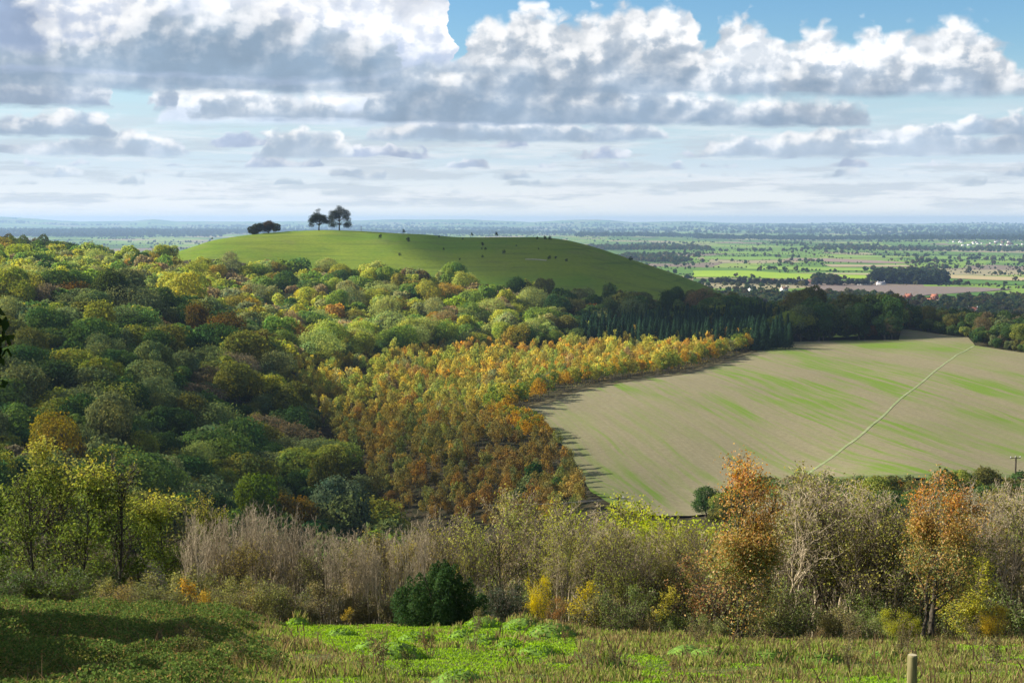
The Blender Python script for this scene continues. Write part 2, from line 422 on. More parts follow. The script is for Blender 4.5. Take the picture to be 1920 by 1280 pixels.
lowland('grass_field', [(1770,455),(1930,457),(1930,460),(1780,459)], (.14,.24,.06), (.2,.3,.06), .5)
lowland('grass_field', [(1780,430),(1900,429),(1930,431),(1930,434),(1800,435)], (.12,.22,.05), (.16,.26,.06), .4)
lowland('stubble_field', [(1395,446),(1480,447),(1590,449),(1580,451),(1400,450)], (.3,.3,.16), (.3,.32,.12), .4)

# ------------------------------------------------------------------ crowns, trunks
def unit(a): return a/np.maximum(np.linalg.norm(a, axis=-1, keepdims=True), 1e-9)
def leaf_quads(p, n, s, g, asp=.75, jit=.55):
    """one small quad per point, facing about n"""
    k = len(p)
    n = unit(n+g.normal(0, jit, (k,3)))
    t = unit(np.cross(n, unit(g.normal(0,1,(k,3)))))
    b = np.cross(n, t)
    s = np.asarray(s).reshape(-1,1)
    v = np.stack([p-t*s-b*s*asp*.35, p+b*s*asp*-1.*.9+t*s*.1, p+t*s+b*s*asp*.35, p+b*s*asp*.9-t*s*.1], 1).reshape(-1,3)
    return v, np.arange(4*k).reshape(-1,4)
def crown(seed, R_=5., hz=4.6, zc=6.4, lobes=13, n=2600, leaf=.34, flat=0., tint=.16, spread=.62, lr=(.3,.5), feather=.1):
    g = np.random.default_rng(seed)
    d = unit(g.normal(0,1,(lobes,3))); d[:,2] = np.where(d[:,2] < -.45, -d[:,2], d[:,2])
    c = d*np.array([R_,R_,hz])*spread*g.uniform(.75,1.15,(lobes,1)); r = R_*g.uniform(*lr, lobes)
    c = np.vstack([c, [[0,0,hz*.1]]]); r = np.append(r, R_*.52)
    lt = g.uniform(1-tint, 1+tint, lobes+1); lw = g.normal(0, .06, lobes+1)
    m = n*3
    li = g.choice(lobes+1, m, p=r**2/(r**2).sum())
    dr = unit(g.normal(0,1,(m,3))); rr = r[li]*(1-.26*g.random(m)**1.6+feather*g.normal(0,1,m))
    # lumpy: leaves come in sprays
    p = c[li]+dr*rr[:,None]*np.array([1,1,.88])
    cl = (np.sin(p@g.normal(0,1.5,3)+g.uniform(0,6))+np.sin(p@g.normal(0,1.9,3)+1)+np.sin(p@g.normal(0,2.3,3)+4))
    ok = (cl > -1.25) | (g.random(m) < .3)
    for k in range(lobes+1):
        ok &= ~((li != k) & (np.linalg.norm((p-c[k])/np.array([1,1,.88]), axis=1) < r[k]*.8))
    ok &= p[:,2] > -hz*.86
    idx = np.nonzero(ok)[0][:n]
    p, dr, li = p[idx], dr[idx], li[idx]
    sz = leaf*g.uniform(.65,1.35,len(p))
    v, q = leaf_quads(p, dr+unit(p)*.35, sz, g)
    w = lw[li]+g.normal(0,.05,len(p)); b = lt[li]*g.uniform(.72,1.28,len(p))
    lc = np.column_stack([b*(1+w*1.6), b*(1+w*.3), b*(1-w)])
    v[:,2] += zc
    return v, q, lc
def conifer(seed, H=15, R_=3.1, n=1500, leaf=.3):
    g = np.random.default_rng(seed)
    t = g.random(n)**.62; t = np.clip(t, 0, 1)             # 0 top .. 1 bottom
    lay = 17; tt = (np.floor(t*lay)+g.random(n)**.6*.9)/lay
    a = g.uniform(0,2*math.pi,n); arm = .72+.28*np.cos(a*5+np.floor(t*lay)*2.1)
    rr = R_*(.06+.94*tt**.85)*arm*np.sqrt(g.uniform(.25,1,n))
    z = H-.2-(H*.9)*tt - rr*.15
    p = np.column_stack([np.cos(a)*rr, np.sin(a)*rr, z])
    nn = np.column_stack([np.cos(a), np.sin(a), np.full(n,.75)])
    v, q = leaf_quads(p, nn, leaf*g.uniform(.7,1.4,n), g, .5, .45)
    b = g.uniform(.7,1.3,n)
    return v, q, np.column_stack([b,b,b*g.uniform(.85,1.15,n)])
def tube(pts, rad, k=6):
    pts = np.asarray(pts, float); rad = np.asarray(rad, float); n = len(pts)
    tg = unit(np.gradient(pts, axis=0))
    ref = np.array([.31,.95,.05]); u = unit(np.cross(tg, ref)); w = np.cross(tg, u)
    a = np.arange(k)*2*math.pi/k
    v = pts[:,None]+(u[:,None]*np.cos(a)[None,:,None]+w[:,None]*np.sin(a)[None,:,None])*rad[:,None,None]
    i, j = np.meshgrid(np.arange(n-1), np.arange(k), indexing='ij'); j2 = (j+1) % k
    q = np.stack([i*k+j, i*k+j2, (i+1)*k+j2, (i+1)*k+j], -1).reshape(-1,4)
    return v.reshape(-1,3), q
class MB:
    def __init__(s): s.v=[]; s.q=[]; s.lc=[]; s.n=0
    def add(s, v, q, lc=None):
        s.v.append(v); s.q.append(q+s.n); s.n += len(v)
        if lc is not None: s.lc.append(lc)
    def build(s, name, mt, smooth=False):
        return mesh(name, np.concatenate(s.v), np.concatenate(s.q), mats=[mt], lc=np.concatenate(s.lc) if s.lc else None, smooth=smooth)
def trunk_mb(seed, H, r, limbs=5, R_=3.):
    g = np.random.default_rng(seed); m = MB()
    z = np.linspace(-.4, H*.8, 8); off = np.cumsum(g.normal(0,.05*H/10,(8,2)),0)
    pts = np.column_stack([off, z]); m.add(*tube(pts, r*np.linspace(1.15,.35,8)*np.array([1.25]+[1]*7), 7))
    for k in range(limbs):
        i = g.integers(3,7); a = g.uniform(0,6.28); p0 = pts[i]
        t = np.linspace(0,1,5)[:,None]
        d = np.array([math.cos(a)*R_*.7, math.sin(a)*R_*.7, H*.22])
        m.add(*tube(p0+d*t+np.array([0,0,.15*H])*t*t, r*np.linspace(.5,.12,5), 5))
    return m
# kinds of wood tree: meshes shared by all copies
CROWNS, CROWN_DATA, LOW = [], [], []
SHAPES = [dict(R_=5.2,hz=4.4,zc=6.6,lobes=14), dict(R_=4.6,hz=5.2,zc=7.0,lobes=12), dict(R_=5.6,hz=4.2,zc=6.2,lobes=18,lr=(.28,.42)), dict(R_=4.2,hz=5.0,zc=6.8,lobes=9,lr=(.4,.58)),
          dict(R_=5.0,hz=4.8,zc=6.6,lobes=20,lr=(.26,.4),spread=.64), dict(R_=5.4,hz=4.6,zc=6.4,lobes=11,lr=(.34,.5),spread=.62), dict(R_=4.8,hz=4.7,zc=6.6,lobes=16,lr=(.3,.44)), dict(R_=5.8,hz=4.3,zc=6.2,lobes=15,spread=.6)]
for k, s in enumerate(SHAPES):
    d = crown(100+k, n=5200, leaf=.215, feather=.09+.04*(k%4), **s); CROWN_DATA.append(d)
    CROWNS.append(mesh('crown', d[0], d[1], mats=[LEAF], lc=d[2]))
    LOW.append(crown(200+k, n=1100, leaf=.46, **s))
HAZY = []                                                    # thin twiggy crowns, half bare
for k in range(3):
    d = crown(300+k, n=5200, leaf=.17, R_=4.9, hz=4.5, zc=6.4, lobes=15, tint=.08, spread=.66, feather=.2)
    HAZY.append(mesh('crown', d[0], d[1], mats=[LEAF], lc=d[2]))
TRUNKS = [trunk_mb(20+k, 7.5, .28, 6).build('trunk', BARK_M, True) for k in range(4)]
CONIF = []
for k in range(4):
    d = conifer(50+k, n=1900); CONIF.append((mesh('crown', d[0], d[1], mats=[LEAF], lc=d[2]), d))
CTRUNK = [trunk_mb(60, 12, .2, 0).build('trunk', BARK_D, True)]
YOUNG, YDATA = [], []
for k in range(6):
    d = crown(400+k, R_=1.7, hz=2.6, zc=2.6, lobes=14+k, n=820, leaf=.13, tint=.25, lr=(.18,.34), spread=.72, feather=.24)
    YDATA.append(crown(450+k, R_=1.7, hz=2.6, zc=2.6, lobes=14+k, n=380, leaf=.2, tint=.25, lr=(.18,.34), spread=.72, feather=.24))
    YOUNG.append(mesh('crown', d[0], d[1], mats=[LEAF], lc=d[2]))
YTRUNK = [trunk_mb(70+k, 3.2, .06, 3, 1.).build('trunk', BARK_M, True) for k in range(2)]

# ------------------------------------------------------------------ where the woods stand (outlines of the canopy in the photo)
BIG = [(-420,441),(120,443),(250,448),(300,457),(336,474),(308,490),(400,494),(560,493),(700,504),(850,512),(1060,520),(1230,535),(1480,528),(1520,533),(1640,545),(1678,575),(1690,640),(1480,642),(1400,628),(1250,637),(1080,622),(740,640),(640,655),(520,662),(570,735),(640,830),(700,900),(720,960),(740,1060),(-420,1060)]
CONI = [(1085,606),(1180,600),(1300,592),(1478,588),(1482,628),(1400,632),(1250,634),(1130,634),(1083,626)]
PLANT = [(520,660),(640,655),(740,640),(1080,622),(1250,637),(1400,632),(1420,655),(1290,694),(1160,712),(1060,734),(962,772),(1040,815),(1075,880),(1105,930),(1060,968),(900,975),(720,960),(700,900),(640,830),(570,735)]
fieldP = np.array(FIELD)
def scatter(x0, x1, y0, y1, step, seed, jit=.42):
    g = np.random.default_rng(seed)
    gx, gy = np.meshgrid(np.arange(x0, x1, step), np.arange(y0, y1, step)); gx = gx.astype(float)
    gx[1::2] += step/2
    X = gx.ravel()+g.uniform(-jit,jit,gx.size)*step; Y = gy.ravel()+g.uniform(-jit,jit,gx.size)*step
    return X, Y
def near_field(X, Y, d):
    r = np.zeros(X.shape, bool)
    for a in np.linspace(0, 6.283, 9)[:-1]: r |= inside(X+d*math.cos(a), Y+d*math.sin(a), fieldP)
    return r | inside(X, Y, fieldP)
trees = []         # dict(x,y,z,s,kind,col,var,rz)
X, Y = scatter(-460, 330, 205, 1130, 7.0, 11, .6)
Zg = height(X, Y)
px, py = proj(X, Y, Zg+8)
m = inside(px, py, BIG) & ~near_field(X, Y, 3.5) & (Y > 215) & ~inside(px, py, CONI) & (np.abs(px-960) < 1330)
m &= ~(inside(X, Y, HILL)) & ~((px > 1085) & (px < 1480) & (py > 592))
g = np.random.default_rng(5)
def pick(pal):
    w = np.array([p[0] for p in pal], float); k = g.choice(len(pal), p=w/w.sum()); return pal[k][1], pal[k][2]
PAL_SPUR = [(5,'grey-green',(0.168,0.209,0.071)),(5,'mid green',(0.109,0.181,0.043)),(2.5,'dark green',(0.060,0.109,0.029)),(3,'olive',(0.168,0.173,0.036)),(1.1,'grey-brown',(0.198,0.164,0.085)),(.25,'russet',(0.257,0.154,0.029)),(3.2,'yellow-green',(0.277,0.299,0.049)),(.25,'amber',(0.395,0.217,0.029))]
PAL_VALLEY = [(5,'yellow-green',(0.395,0.420,0.068)),(5,'pale green',(0.324,0.378,0.106)),(4,'mid green',(0.196,0.284,0.053)),(3,'grey-green',(0.278,0.294,0.113)),(1.2,'grey-brown',(0.348,0.274,0.129)),(1.2,'dark green',(0.092,0.158,0.038)),(1.4,'olive',(0.278,0.242,0.046)),(.35,'amber',(.42,.28,.06))]  # same tree colours brightened, so the valley's sunlight is partly in the palette
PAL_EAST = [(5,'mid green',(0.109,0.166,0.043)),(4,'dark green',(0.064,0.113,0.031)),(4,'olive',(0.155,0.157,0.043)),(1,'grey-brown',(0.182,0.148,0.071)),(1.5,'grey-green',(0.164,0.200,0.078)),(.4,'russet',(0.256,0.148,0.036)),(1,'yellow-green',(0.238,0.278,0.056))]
for x, y, z, u, v in zip(X[m], Y[m], Zg[m], px[m], py[m]):
    # the spur falls away from the left; the bright valley lies behind it
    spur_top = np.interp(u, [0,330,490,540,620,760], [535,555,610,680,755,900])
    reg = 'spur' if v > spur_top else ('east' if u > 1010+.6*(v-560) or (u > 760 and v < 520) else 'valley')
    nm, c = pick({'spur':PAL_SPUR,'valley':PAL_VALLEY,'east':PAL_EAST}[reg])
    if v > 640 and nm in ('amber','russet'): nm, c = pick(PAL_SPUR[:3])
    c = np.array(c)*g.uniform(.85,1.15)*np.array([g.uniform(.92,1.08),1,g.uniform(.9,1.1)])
    s = .6+.72*g.random()**1.4+.12*g.random()
    if reg == 'east' and v > 560 and u > 1470: s = g.uniform(1.25,1.65)
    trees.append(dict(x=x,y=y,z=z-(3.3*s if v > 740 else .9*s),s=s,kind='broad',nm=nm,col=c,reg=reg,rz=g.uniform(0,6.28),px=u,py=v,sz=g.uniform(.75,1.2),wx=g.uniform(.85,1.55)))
# set pieces seen in the photo: (px, py of crown middle, distance, size, colour name, colour)
SET = [(95,795,262,1.0,'amber-topped green',(0.298,0.225,0.028)),(123,523,600,1.0,'amber',(0.596,0.316,0.028)),(45,518,560,1.0,'olive-amber',(0.350,0.250,0.041)),(345,548,520,2.0,'pale yellow-green',(0.420,0.416,0.068)),
 (1005,600,610,1.0,'bright green',(0.298,0.384,0.041)),(852,545,640,.95,'bright green',(0.332,0.416,0.041)),(620,800,300,1.0,'dark olive',(0.131,0.141,0.028)),(365,870,250,.75,'mid green',(0.105,0.184,0.028)),
 (480,850,255,1.1,'dark green',(0.105,0.159,0.020)),(545,860,258,1.0,'russet-topped green',(0.192,0.133,0.024)),(815,600,600,.9,'amber',(0.385,0.217,0.028)),(850,605,600,.8,'russet',(0.332,0.184,0.028)),
 (790,505,690,1.0,'russet-brown',(0.175,0.141,0.047)),(690,505,700,.75,'amber',(0.332,0.200,0.034)),(630,498,705,.75,'russet',(0.262,0.167,0.041)),(205,740,285,1.1,'grey-green',(0.210,0.233,0.081)),(372,760,290,.8,'pale green',(0.245,0.300,0.081)),
 (420,605,455,1.3,'russet-brown',(0.131,0.092,0.020)),(480,630,440,1.1,'russet-brown',(0.123,0.092,0.020)),(370,610,460,1.1,'russet-brown',(0.148,0.100,0.020)),(210,555,470,1.5,'dark green',(0.070,0.100,0.024)),(290,570,480,1.6,'dark green',(0.061,0.100,0.028)),
 (640,900,262,1.2,'blue-green',(0.123,0.167,0.081)),(590,965,240,.6,'purple-brown',(0.158,0.083,0.054)),(1000,870,278,.62,'dark green',(0.034,0.075,0.020)),
 (1500,560,640,1.4,'dark green',(0.087,0.125,0.028)),(1525,548,650,1.75,'olive',(0.123,0.125,0.034)),(1590,565,630,1.5,'olive',(0.123,0.133,0.034)),(1640,585,620,1.5,'dark green',(0.070,0.108,0.028)),
 (1020,528,690,1.1,'olive',(0.131,0.133,0.041)),(985,518,690,.9,'olive',(0.123,0.133,0.041)),(860,512,700,.8,'olive',(0.140,0.141,0.041))]
for u, v, Yd, s, nm, c in SET:
    p = unproj(u, v, Yd); z = gz(p[0], Yd)
    s2 = s
    zb = z-1.2; sz = float(np.clip((p[2]-zb)/(6.8*s), .7, 1.3))
    trees.append(dict(x=p[0],y=Yd,z=zb,s=s,kind='broad',nm=nm,col=np.array(c),reg='set',rz=g.uniform(0,6.28),px=u,py=v,sz=sz))
    if v > 740:
        for dx in (-3.6, 0., 3.6):
            x2, y2 = p[0]+dx+g.uniform(-1,1), Yd-3.6; n2, c2 = pick(PAL_SPUR[:5])
            trees.append(dict(x=x2,y=y2,z=gz(x2,y2)-2.2,s=g.uniform(.6,.8),kind='broad',nm=n2,col=np.array(c2),reg='set',rz=g.uniform(0,6.28),px=u,py=v,sz=1.))
X, Y = scatter(20, 260, 520, 720, 4.4, 12)
Zg = height(X, Y); px, py = proj(X, Y, Zg+6)
m = inside(px, py, CONI)
for x, y, z, u, v in zip(X[m], Y[m], Zg[m], px[m], py[m]):
    trees.append(dict(x=x,y=y,z=z,s=g.uniform(.62,.95),kind='conifer',nm='blue-green',col=np.array((.032,.068,.034))*g.uniform(.85,1.25),reg='conifer',rz=g.uniform(0,6.28),px=u,py=v,sz=1.))
X, Y = scatter(-140, 160, 225, 640, 3.5, 13, .45)
Zg = height(X, Y); px, py = proj(X, Y, Zg+2.5)
m = inside(px, py, PLANT) & ~near_field(X, Y, 1.6)
EDGE = near_field(X, Y, 8.) & (Y > 330)
PAL_YOUNG = [(3,'orange',(.44,.26,.06)),(6,'golden',(.56,.41,.08)),(1.5,'copper',(.33,.20,.07)),(4,'olive-gold',(.38,.32,.08)),(3.4,'green',(.24,.30,.08)),(3.2,'yellow-green',(.36,.37,.07)),(1.6,'grey-brown',(.27,.22,.15))]
PAL_EDGE = [(4,'green',(0.167,0.217,0.037)),(3,'yellow-green',(0.304,0.290,0.049)),(3,'golden',(0.457,0.290,0.037)),(2,'grey-green',(0.213,0.217,0.086))]
for x, y, z, u, v, edge in zip(X[m], Y[m], Zg[m], px[m], py[m], EDGE[m]):
    bare = fbm(x/26, y/26, 44, 2)
    if not edge and bare > .66 and 400 < y: continue
    nm, c = pick(PAL_EDGE if edge else PAL_YOUNG)
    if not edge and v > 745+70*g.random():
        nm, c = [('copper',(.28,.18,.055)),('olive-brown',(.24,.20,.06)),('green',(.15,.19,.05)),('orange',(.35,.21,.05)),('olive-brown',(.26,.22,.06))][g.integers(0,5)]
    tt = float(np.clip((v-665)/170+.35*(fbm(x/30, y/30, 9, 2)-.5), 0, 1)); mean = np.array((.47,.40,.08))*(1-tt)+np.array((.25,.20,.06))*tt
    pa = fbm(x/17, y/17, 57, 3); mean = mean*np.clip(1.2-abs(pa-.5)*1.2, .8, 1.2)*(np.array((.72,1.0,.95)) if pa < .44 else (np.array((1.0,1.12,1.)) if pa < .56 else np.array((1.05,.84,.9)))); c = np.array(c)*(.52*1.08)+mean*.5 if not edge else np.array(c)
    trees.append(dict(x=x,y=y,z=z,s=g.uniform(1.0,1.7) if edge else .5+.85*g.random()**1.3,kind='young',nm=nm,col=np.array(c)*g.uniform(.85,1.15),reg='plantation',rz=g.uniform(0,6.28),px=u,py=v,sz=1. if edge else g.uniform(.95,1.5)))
X, Y = scatter(20, 330, 420, 720, 4.6, 16)
Zg = height(X, Y); px, py = proj(X, Y, Zg+2)
m = inside(px, py, [(1400,560),(1700,560),(1700,650),(1400,660)]) & near_field(X, Y, 13.) & ~near_field(X, Y, 2.2) & (Y > 440)
for x, y, z, u, v in zip(X[m], Y[m], Zg[m], px[m], py[m]):
    nm, c = pick(PAL_EAST)
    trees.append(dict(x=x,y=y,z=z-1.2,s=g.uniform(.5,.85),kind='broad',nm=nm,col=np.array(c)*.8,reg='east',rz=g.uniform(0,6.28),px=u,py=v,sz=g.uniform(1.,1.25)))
# trees beyond the field on the right and round the village
BEY = [(1682,600),(1740,585),(1830,595),(1920,600),(2150,610),(2150,690),(1940,668),(1828,655),(1815,632),(1690,618)]
X, Y = scatter(150, 420, 480, 780, 9., 14)
Zg = height(X, Y); px, py = proj(X, Y, Zg+4)
m = inside(px, py, BEY) & ~near_field(X, Y, 4.5)
for x, y, z, u, v in zip(X[m], Y[m], Zg[m], px[m], py[m]):
    nm, c = pick(PAL_EAST)
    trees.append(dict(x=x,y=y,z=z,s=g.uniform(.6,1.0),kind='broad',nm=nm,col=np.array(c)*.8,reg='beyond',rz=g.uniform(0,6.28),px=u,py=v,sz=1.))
X, Y = scatter(35, 150, 150, 300, 4.0, 18)
Zg = height(X, Y); px, py = proj(X, Y, Zg+4.5)
m = (px > 1320) & (px < 2010) & (py > 893) & (py < 985) & ~near_field(X, Y, 1.5)
for x, y, z, u, v in zip(X[m], Y[m], Zg[m], px[m], py[m]):
    nm, c = pick(PAL_EAST)
    trees.append(dict(x=x,y=y,z=z-.6,s=g.uniform(.4,.66),kind='broad',nm=nm,col=np.array(c)*.9,reg='foot',rz=g.uniform(0,6.28),px=u,py=v,sz=g.uniform(.8,1.)))
X, Y = scatter(150, 420, 440, 720, 4.4, 23)
Zg = height(X, Y); px, py = proj(X, Y, Zg)
m = (px > 1690) & (px < 2150) & near_field(X, Y, 9.) & ~near_field(X, Y, 2.) & (Y > 440)
for x, y, z, u, v in zip(X[m], Y[m], Zg[m], px[m], py[m]):
    nm, c = pick(PAL_EAST)
    trees.append(dict(x=x,y=y,z=z-1.4,s=g.uniform(.42,.7),kind='broad',nm=nm,col=np.array(c)*.8,reg='beyond',rz=g.uniform(0,6.28),px=u,py=v,sz=1.))
# leaves of the understorey between the crowns
UNDER = []
def under(x0, x1, y0, y1, n, poly, h0, h1, size, pal, seed):
    g_ = np.random.default_rng(seed); X = g_.uniform(x0,x1,n); Y = y0+(y1-y0)*np.sqrt(g_.random(n)); Zg = height(X, Y)
    px, py = proj(X, Y, Zg+h1); m = inside(px, py, poly) & ~near_field(X, Y, 2.5) & ~inside(X, Y, HILL)
    X, Y, Zg = X[m], Y[m], Zg[m]; k = len(X)
    lum = fbm(X/6, Y/6, seed, 3); hh = h0+(h1-h0)*np.clip(lum*1.7-.3, 0, 1)*(1-.35*g_.random(k)**2)
    v, q = leaf_quads(np.column_stack([X,Y,Zg+hh]), np.tile([[-.3,-.2,1.]], (k,1)), size*g_.uniform(.6,1.4,k), g_, .75, .6)
    pi = np.clip((fbm(X/11, Y/11, seed+3, 2)*1.6-.3)*len(pal), 0, len(pal)-1).astype(int)
    UNDER.append((v, q, np.array(pal)[pi]*g_.uniform(.7,1.3,(k,1))))
under(-430, 300, 215, 900, 150000, BIG, 1.5, 7.5, .33, [(.09,.13,.04),(.12,.16,.05),(.07,.11,.035),(.16,.19,.06)], 91)
under(-140, 160, 225, 640, 95000, PLANT, .3, 2.0, .17, [(.26,.18,.06),(.20,.19,.06),(.30,.23,.06),(.17,.20,.06)], 92)
# the wood goes on round the slope to the left, out of view
X, Y = scatter(-330, -30, 95, 260, 9.5, 19)
Zg = height(X, Y); px, py = proj(X, Y, Zg+8)
m = (px < -160) & (px > -4200)
for x, y, z, u, v in zip(X[m], Y[m], Zg[m], px[m], py[m]):
    nm, c = pick(PAL_SPUR)
    trees.append(dict(x=x,y=y,z=z-1.5,s=g.uniform(.6,1.1),kind='broad',nm=nm,col=np.array(c),reg='spur',rz=g.uniform(0,6.28),px=u,py=v,sz=1.))
# ---- how much of each shows (front to back, on a coarse grid)
buf = np.zeros((320, 480), bool)
buf[int(960/4):, :] = True
for t in sorted(trees, key=lambda t: t['y']):
    rr = {'broad':5.2,'conifer':2.2,'young':2.0}[t['kind']]*t['s']; zc = {'broad':6.6,'conifer':7,'young':2.5}[t['kind']]*t['s']
    hz = {'broad':4.8,'conifer':6.5,'young':2.3}[t['kind']]*t['s']*t['sz']
    u, v = proj(t['x'], t['y'], t['z']+zc); k = F/t['y']
    x0, x1 = int(max(0,(u-rr*k)/4)), int(min(479,(u+rr*k)/4)); y0, y1 = int(max(0,(v-hz*k)/4)), int(min(319,(v+hz*k)/4))
    t['vis'] = 0; t['cu'], t['cv'] = float(u), float(v)
    if x1 < x0 or y1 < y0: continue
    yy, xx = np.mgrid[y0:y1+1, x0:x1+1]
    e = ((xx*4+2-u)/(rr*k+1e-6))**2+((yy*4+2-v)/(hz*k+1e-6))**2 < 1
    sub = buf[y0:y1+1, x0:x1+1]
    t['vis'] = int((e & ~sub).sum()); sub |= e
# ---- the 300 of a kind that show largest are trees of their own; the rest of the wood is one mass
def place_tree(t, name, cat, crowns, trunks, group, label):
    r = thing(name, label, cat, (t['x'],t['y'],t['z']), t['rz'], (t['s']*t.get('wx',1),t['s'],t['s']*t['sz']), group)
    i = int(t['rz']*1000)
    link('crown', crowns[i % len(crowns)], r, color=t['col'])
    link('trunk', trunks[i % len(trunks)], r)
    return r
def mass(name, lst, data, label, cat, extra=()):
    vs, qs, ls, n = [], [], [], 0
    kind_ = np.array([int(t['rz']*1000) % len(data) for t in lst])
    A = np.array([(t['x'],t['y'],t['z'],t['s'],t['s']*t['sz'],math.cos(t['rz']),math.sin(t['rz'])) for t in lst]); cl = np.array([t['col'] for t in lst])
    for i in range(len(data)):
        a, c3 = A[kind_ == i], cl[kind_ == i]
        if not len(a): continue
        v, q, lc = data[i][:3]; x, y, z = v[None,:,0]*a[:,3:4], v[None,:,1]*a[:,3:4], v[None,:,2]*a[:,4:5]
        w = np.stack([x*a[:,5:6]-y*a[:,6:7]+a[:,0:1], x*a[:,6:7]+y*a[:,5:6]+a[:,1:2], z+a[:,2:3]], -1).reshape(-1,3)
        vs.append(w); qs.append((q[None]+(np.arange(len(a))*len(v))[:,None,None]+n).reshape(-1,4)); n += len(w)
        ls.append((lc[None]*c3[:,None]).reshape(-1,3))
    for v, q, lc in extra: vs.append(v); qs.append(q+n); n += len(v); ls.append(lc)
    if not vs: return None
    o = link(name, mesh(name, np.concatenate(vs), np.concatenate(qs), mats=[LEAF], lc=np.concatenate(ls)), color=(1,1,1))
    return tag(o, label, cat, kind='stuff')
KIND = dict(broad=('broadleaf_tree','tree',[t for t in CROWNS],TRUNKS), conifer=('conifer_tree','conifer',[c[0] for c in CONIF],CTRUNK), young=('young_beech_tree','young tree',YOUNG,YTRUNK))
ORD = ['','second','third','fourth','fifth','sixth','seventh','eighth','ninth','tenth','eleventh','twelfth']
def ordinal(k, n):
    if n == 1: return 'the only'
    if k == 0: return 'leftmost'
    if k == n-1: return 'rightmost'
    return (ORD[k]+' from left' if k < 12 else str(k+1)+'th from left')
rows = {'spur':'on the shaded left wooded slope','valley':'in the sunlit valley wood','east':'in the dark wood under the hill','beyond':'behind the far end of the bare field','set':'','conifer':'in the conifer block','plantation':'in the young autumn plantation'}
SPOTS = [(1400,930,'under the field behind the tallest orange tree'),(1600,915,'in the hedge at the foot of the field'),(1830,910,'in the hedge below the right-hand utility pole'),(55,470,'by the far left ridge'),(70,560,'at the left edge, upper slope'),(70,650,'at the left edge, middle slope'),(80,740,'at the left edge, above the round amber-topped tree'),(90,830,'behind the tall leafy ashes'),
 (230,480,'left of the hill\'s grassy end'),(250,540,'left of the big pale crown'),(300,640,'halfway down the left slope'),(300,740,'on the middle of the left slope'),(300,850,'above the bare grey thicket'),
 (420,500,'under the hill\'s left end'),(440,570,'right of the big pale crown'),(430,660,'below the russet-brown row'),(470,760,'above the dark ivy-green pair'),(500,900,'beside the dark ivy-green pair'),
 (600,500,'below the twin hilltop trees'),(600,580,'midway between hill and plantation'),(620,640,'at the plantation\'s upper left corner'),(640,780,'by the plantation\'s left edge'),(650,920,'at the plantation\'s lower left corner'),
 (780,520,'under the middle of the hill'),(800,580,'above the plantation\'s bare patch'),(920,520,'below the chalk scar on the hill'),(930,590,'above the golden plantation'),(1060,540,'under the hill\'s right crest'),(1100,590,'above the conifer block'),
 (1220,550,'where the hill runs down right'),(1300,590,'directly behind the conifers'),(1420,560,'near the village roofs'),(1500,600,'at the field\'s far corner'),(1600,560,'on the skyline above the field'),(1640,620,'at the wood\'s right end by the field'),(1740,610,'behind the far brown strip of field'),(1880,630,'beyond the field\'s far right corner'),
 (1850,520,'near the far stubble'),(800,680,'by the bare patch'),(900,680,'in the golden middle of the plantation'),(1000,690,'where the field edge begins to curve'),(1150,680,'along the field edge'),(1300,665,'near the plantation tip'),(800,760,'in the copper part'),(950,740,'near the field corner'),(800,860,'in the lower plantation'),(950,850,'beside the lone dark tree'),(1050,880,'at the lower field edge'),(720,700,'at the upper left of the plantation')]
def spot(u, v): return min(SPOTS, key=lambda s: (s[0]-u)**2+((s[1]-v)*1.3)**2)[2]
def sizew(t): return 'large ' if t['s']*t['sz'] > 1.2 else ('small ' if t['s']*t['sz'] < .8 else '')
for kind, limit, noun in (('broad', 300, 'tree'), ('conifer', 300, 'conifer'), ('young', 300, 'young tree')):
    ks = [t for t in trees if t['kind'] == kind]
    show = sorted([t for t in ks if t['vis'] > 0 and -60 < t['cu'] < 1980], key=lambda t: -t['vis'])[:limit]
    show = [t for t in show if t['vis'] >= (3 if kind != 'conifer' else 1)]
    ids = set(map(id, show))
    name, cat, crowns, trunks = KIND[kind]
    groups = {}
    for t in show:
        key = (sizew(t)+t['nm'], spot(t['cu'], t['cv'])); groups.setdefault(key, []).append(t)
    for (a, b), lst in groups.items():
        lst.sort(key=lambda t: t['cu'])
        for k, t in enumerate(lst):
            lab = f"{a} {noun} {b}" if len(lst) == 1 else f"{ordinal(k, len(lst))} {a} {noun} {b}"
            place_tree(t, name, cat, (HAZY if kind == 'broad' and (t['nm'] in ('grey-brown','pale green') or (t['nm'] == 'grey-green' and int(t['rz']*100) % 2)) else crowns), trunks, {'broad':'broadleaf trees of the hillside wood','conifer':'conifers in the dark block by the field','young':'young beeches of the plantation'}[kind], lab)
    rest = [t for t in ks if id(t) not in ids]
    mass({'broad':'woodland','conifer':'conifer_woodland','young':'plantation_woodland'}[kind], rest, {'broad':LOW,'conifer':[c[1] for c in CONIF],'young':YDATA}[kind],
         {'broad':'the rest of the mixed green wood filling the valley','conifer':'the rest of the dark conifer block','young':'the rest of the orange young beech plantation'}[kind], 'woodland', {'broad':UNDER[:1],'conifer':(),'young':UNDER[1:]}[kind])
    print(kind, len(ks), 'things', len(show), 'mass', len(rest))
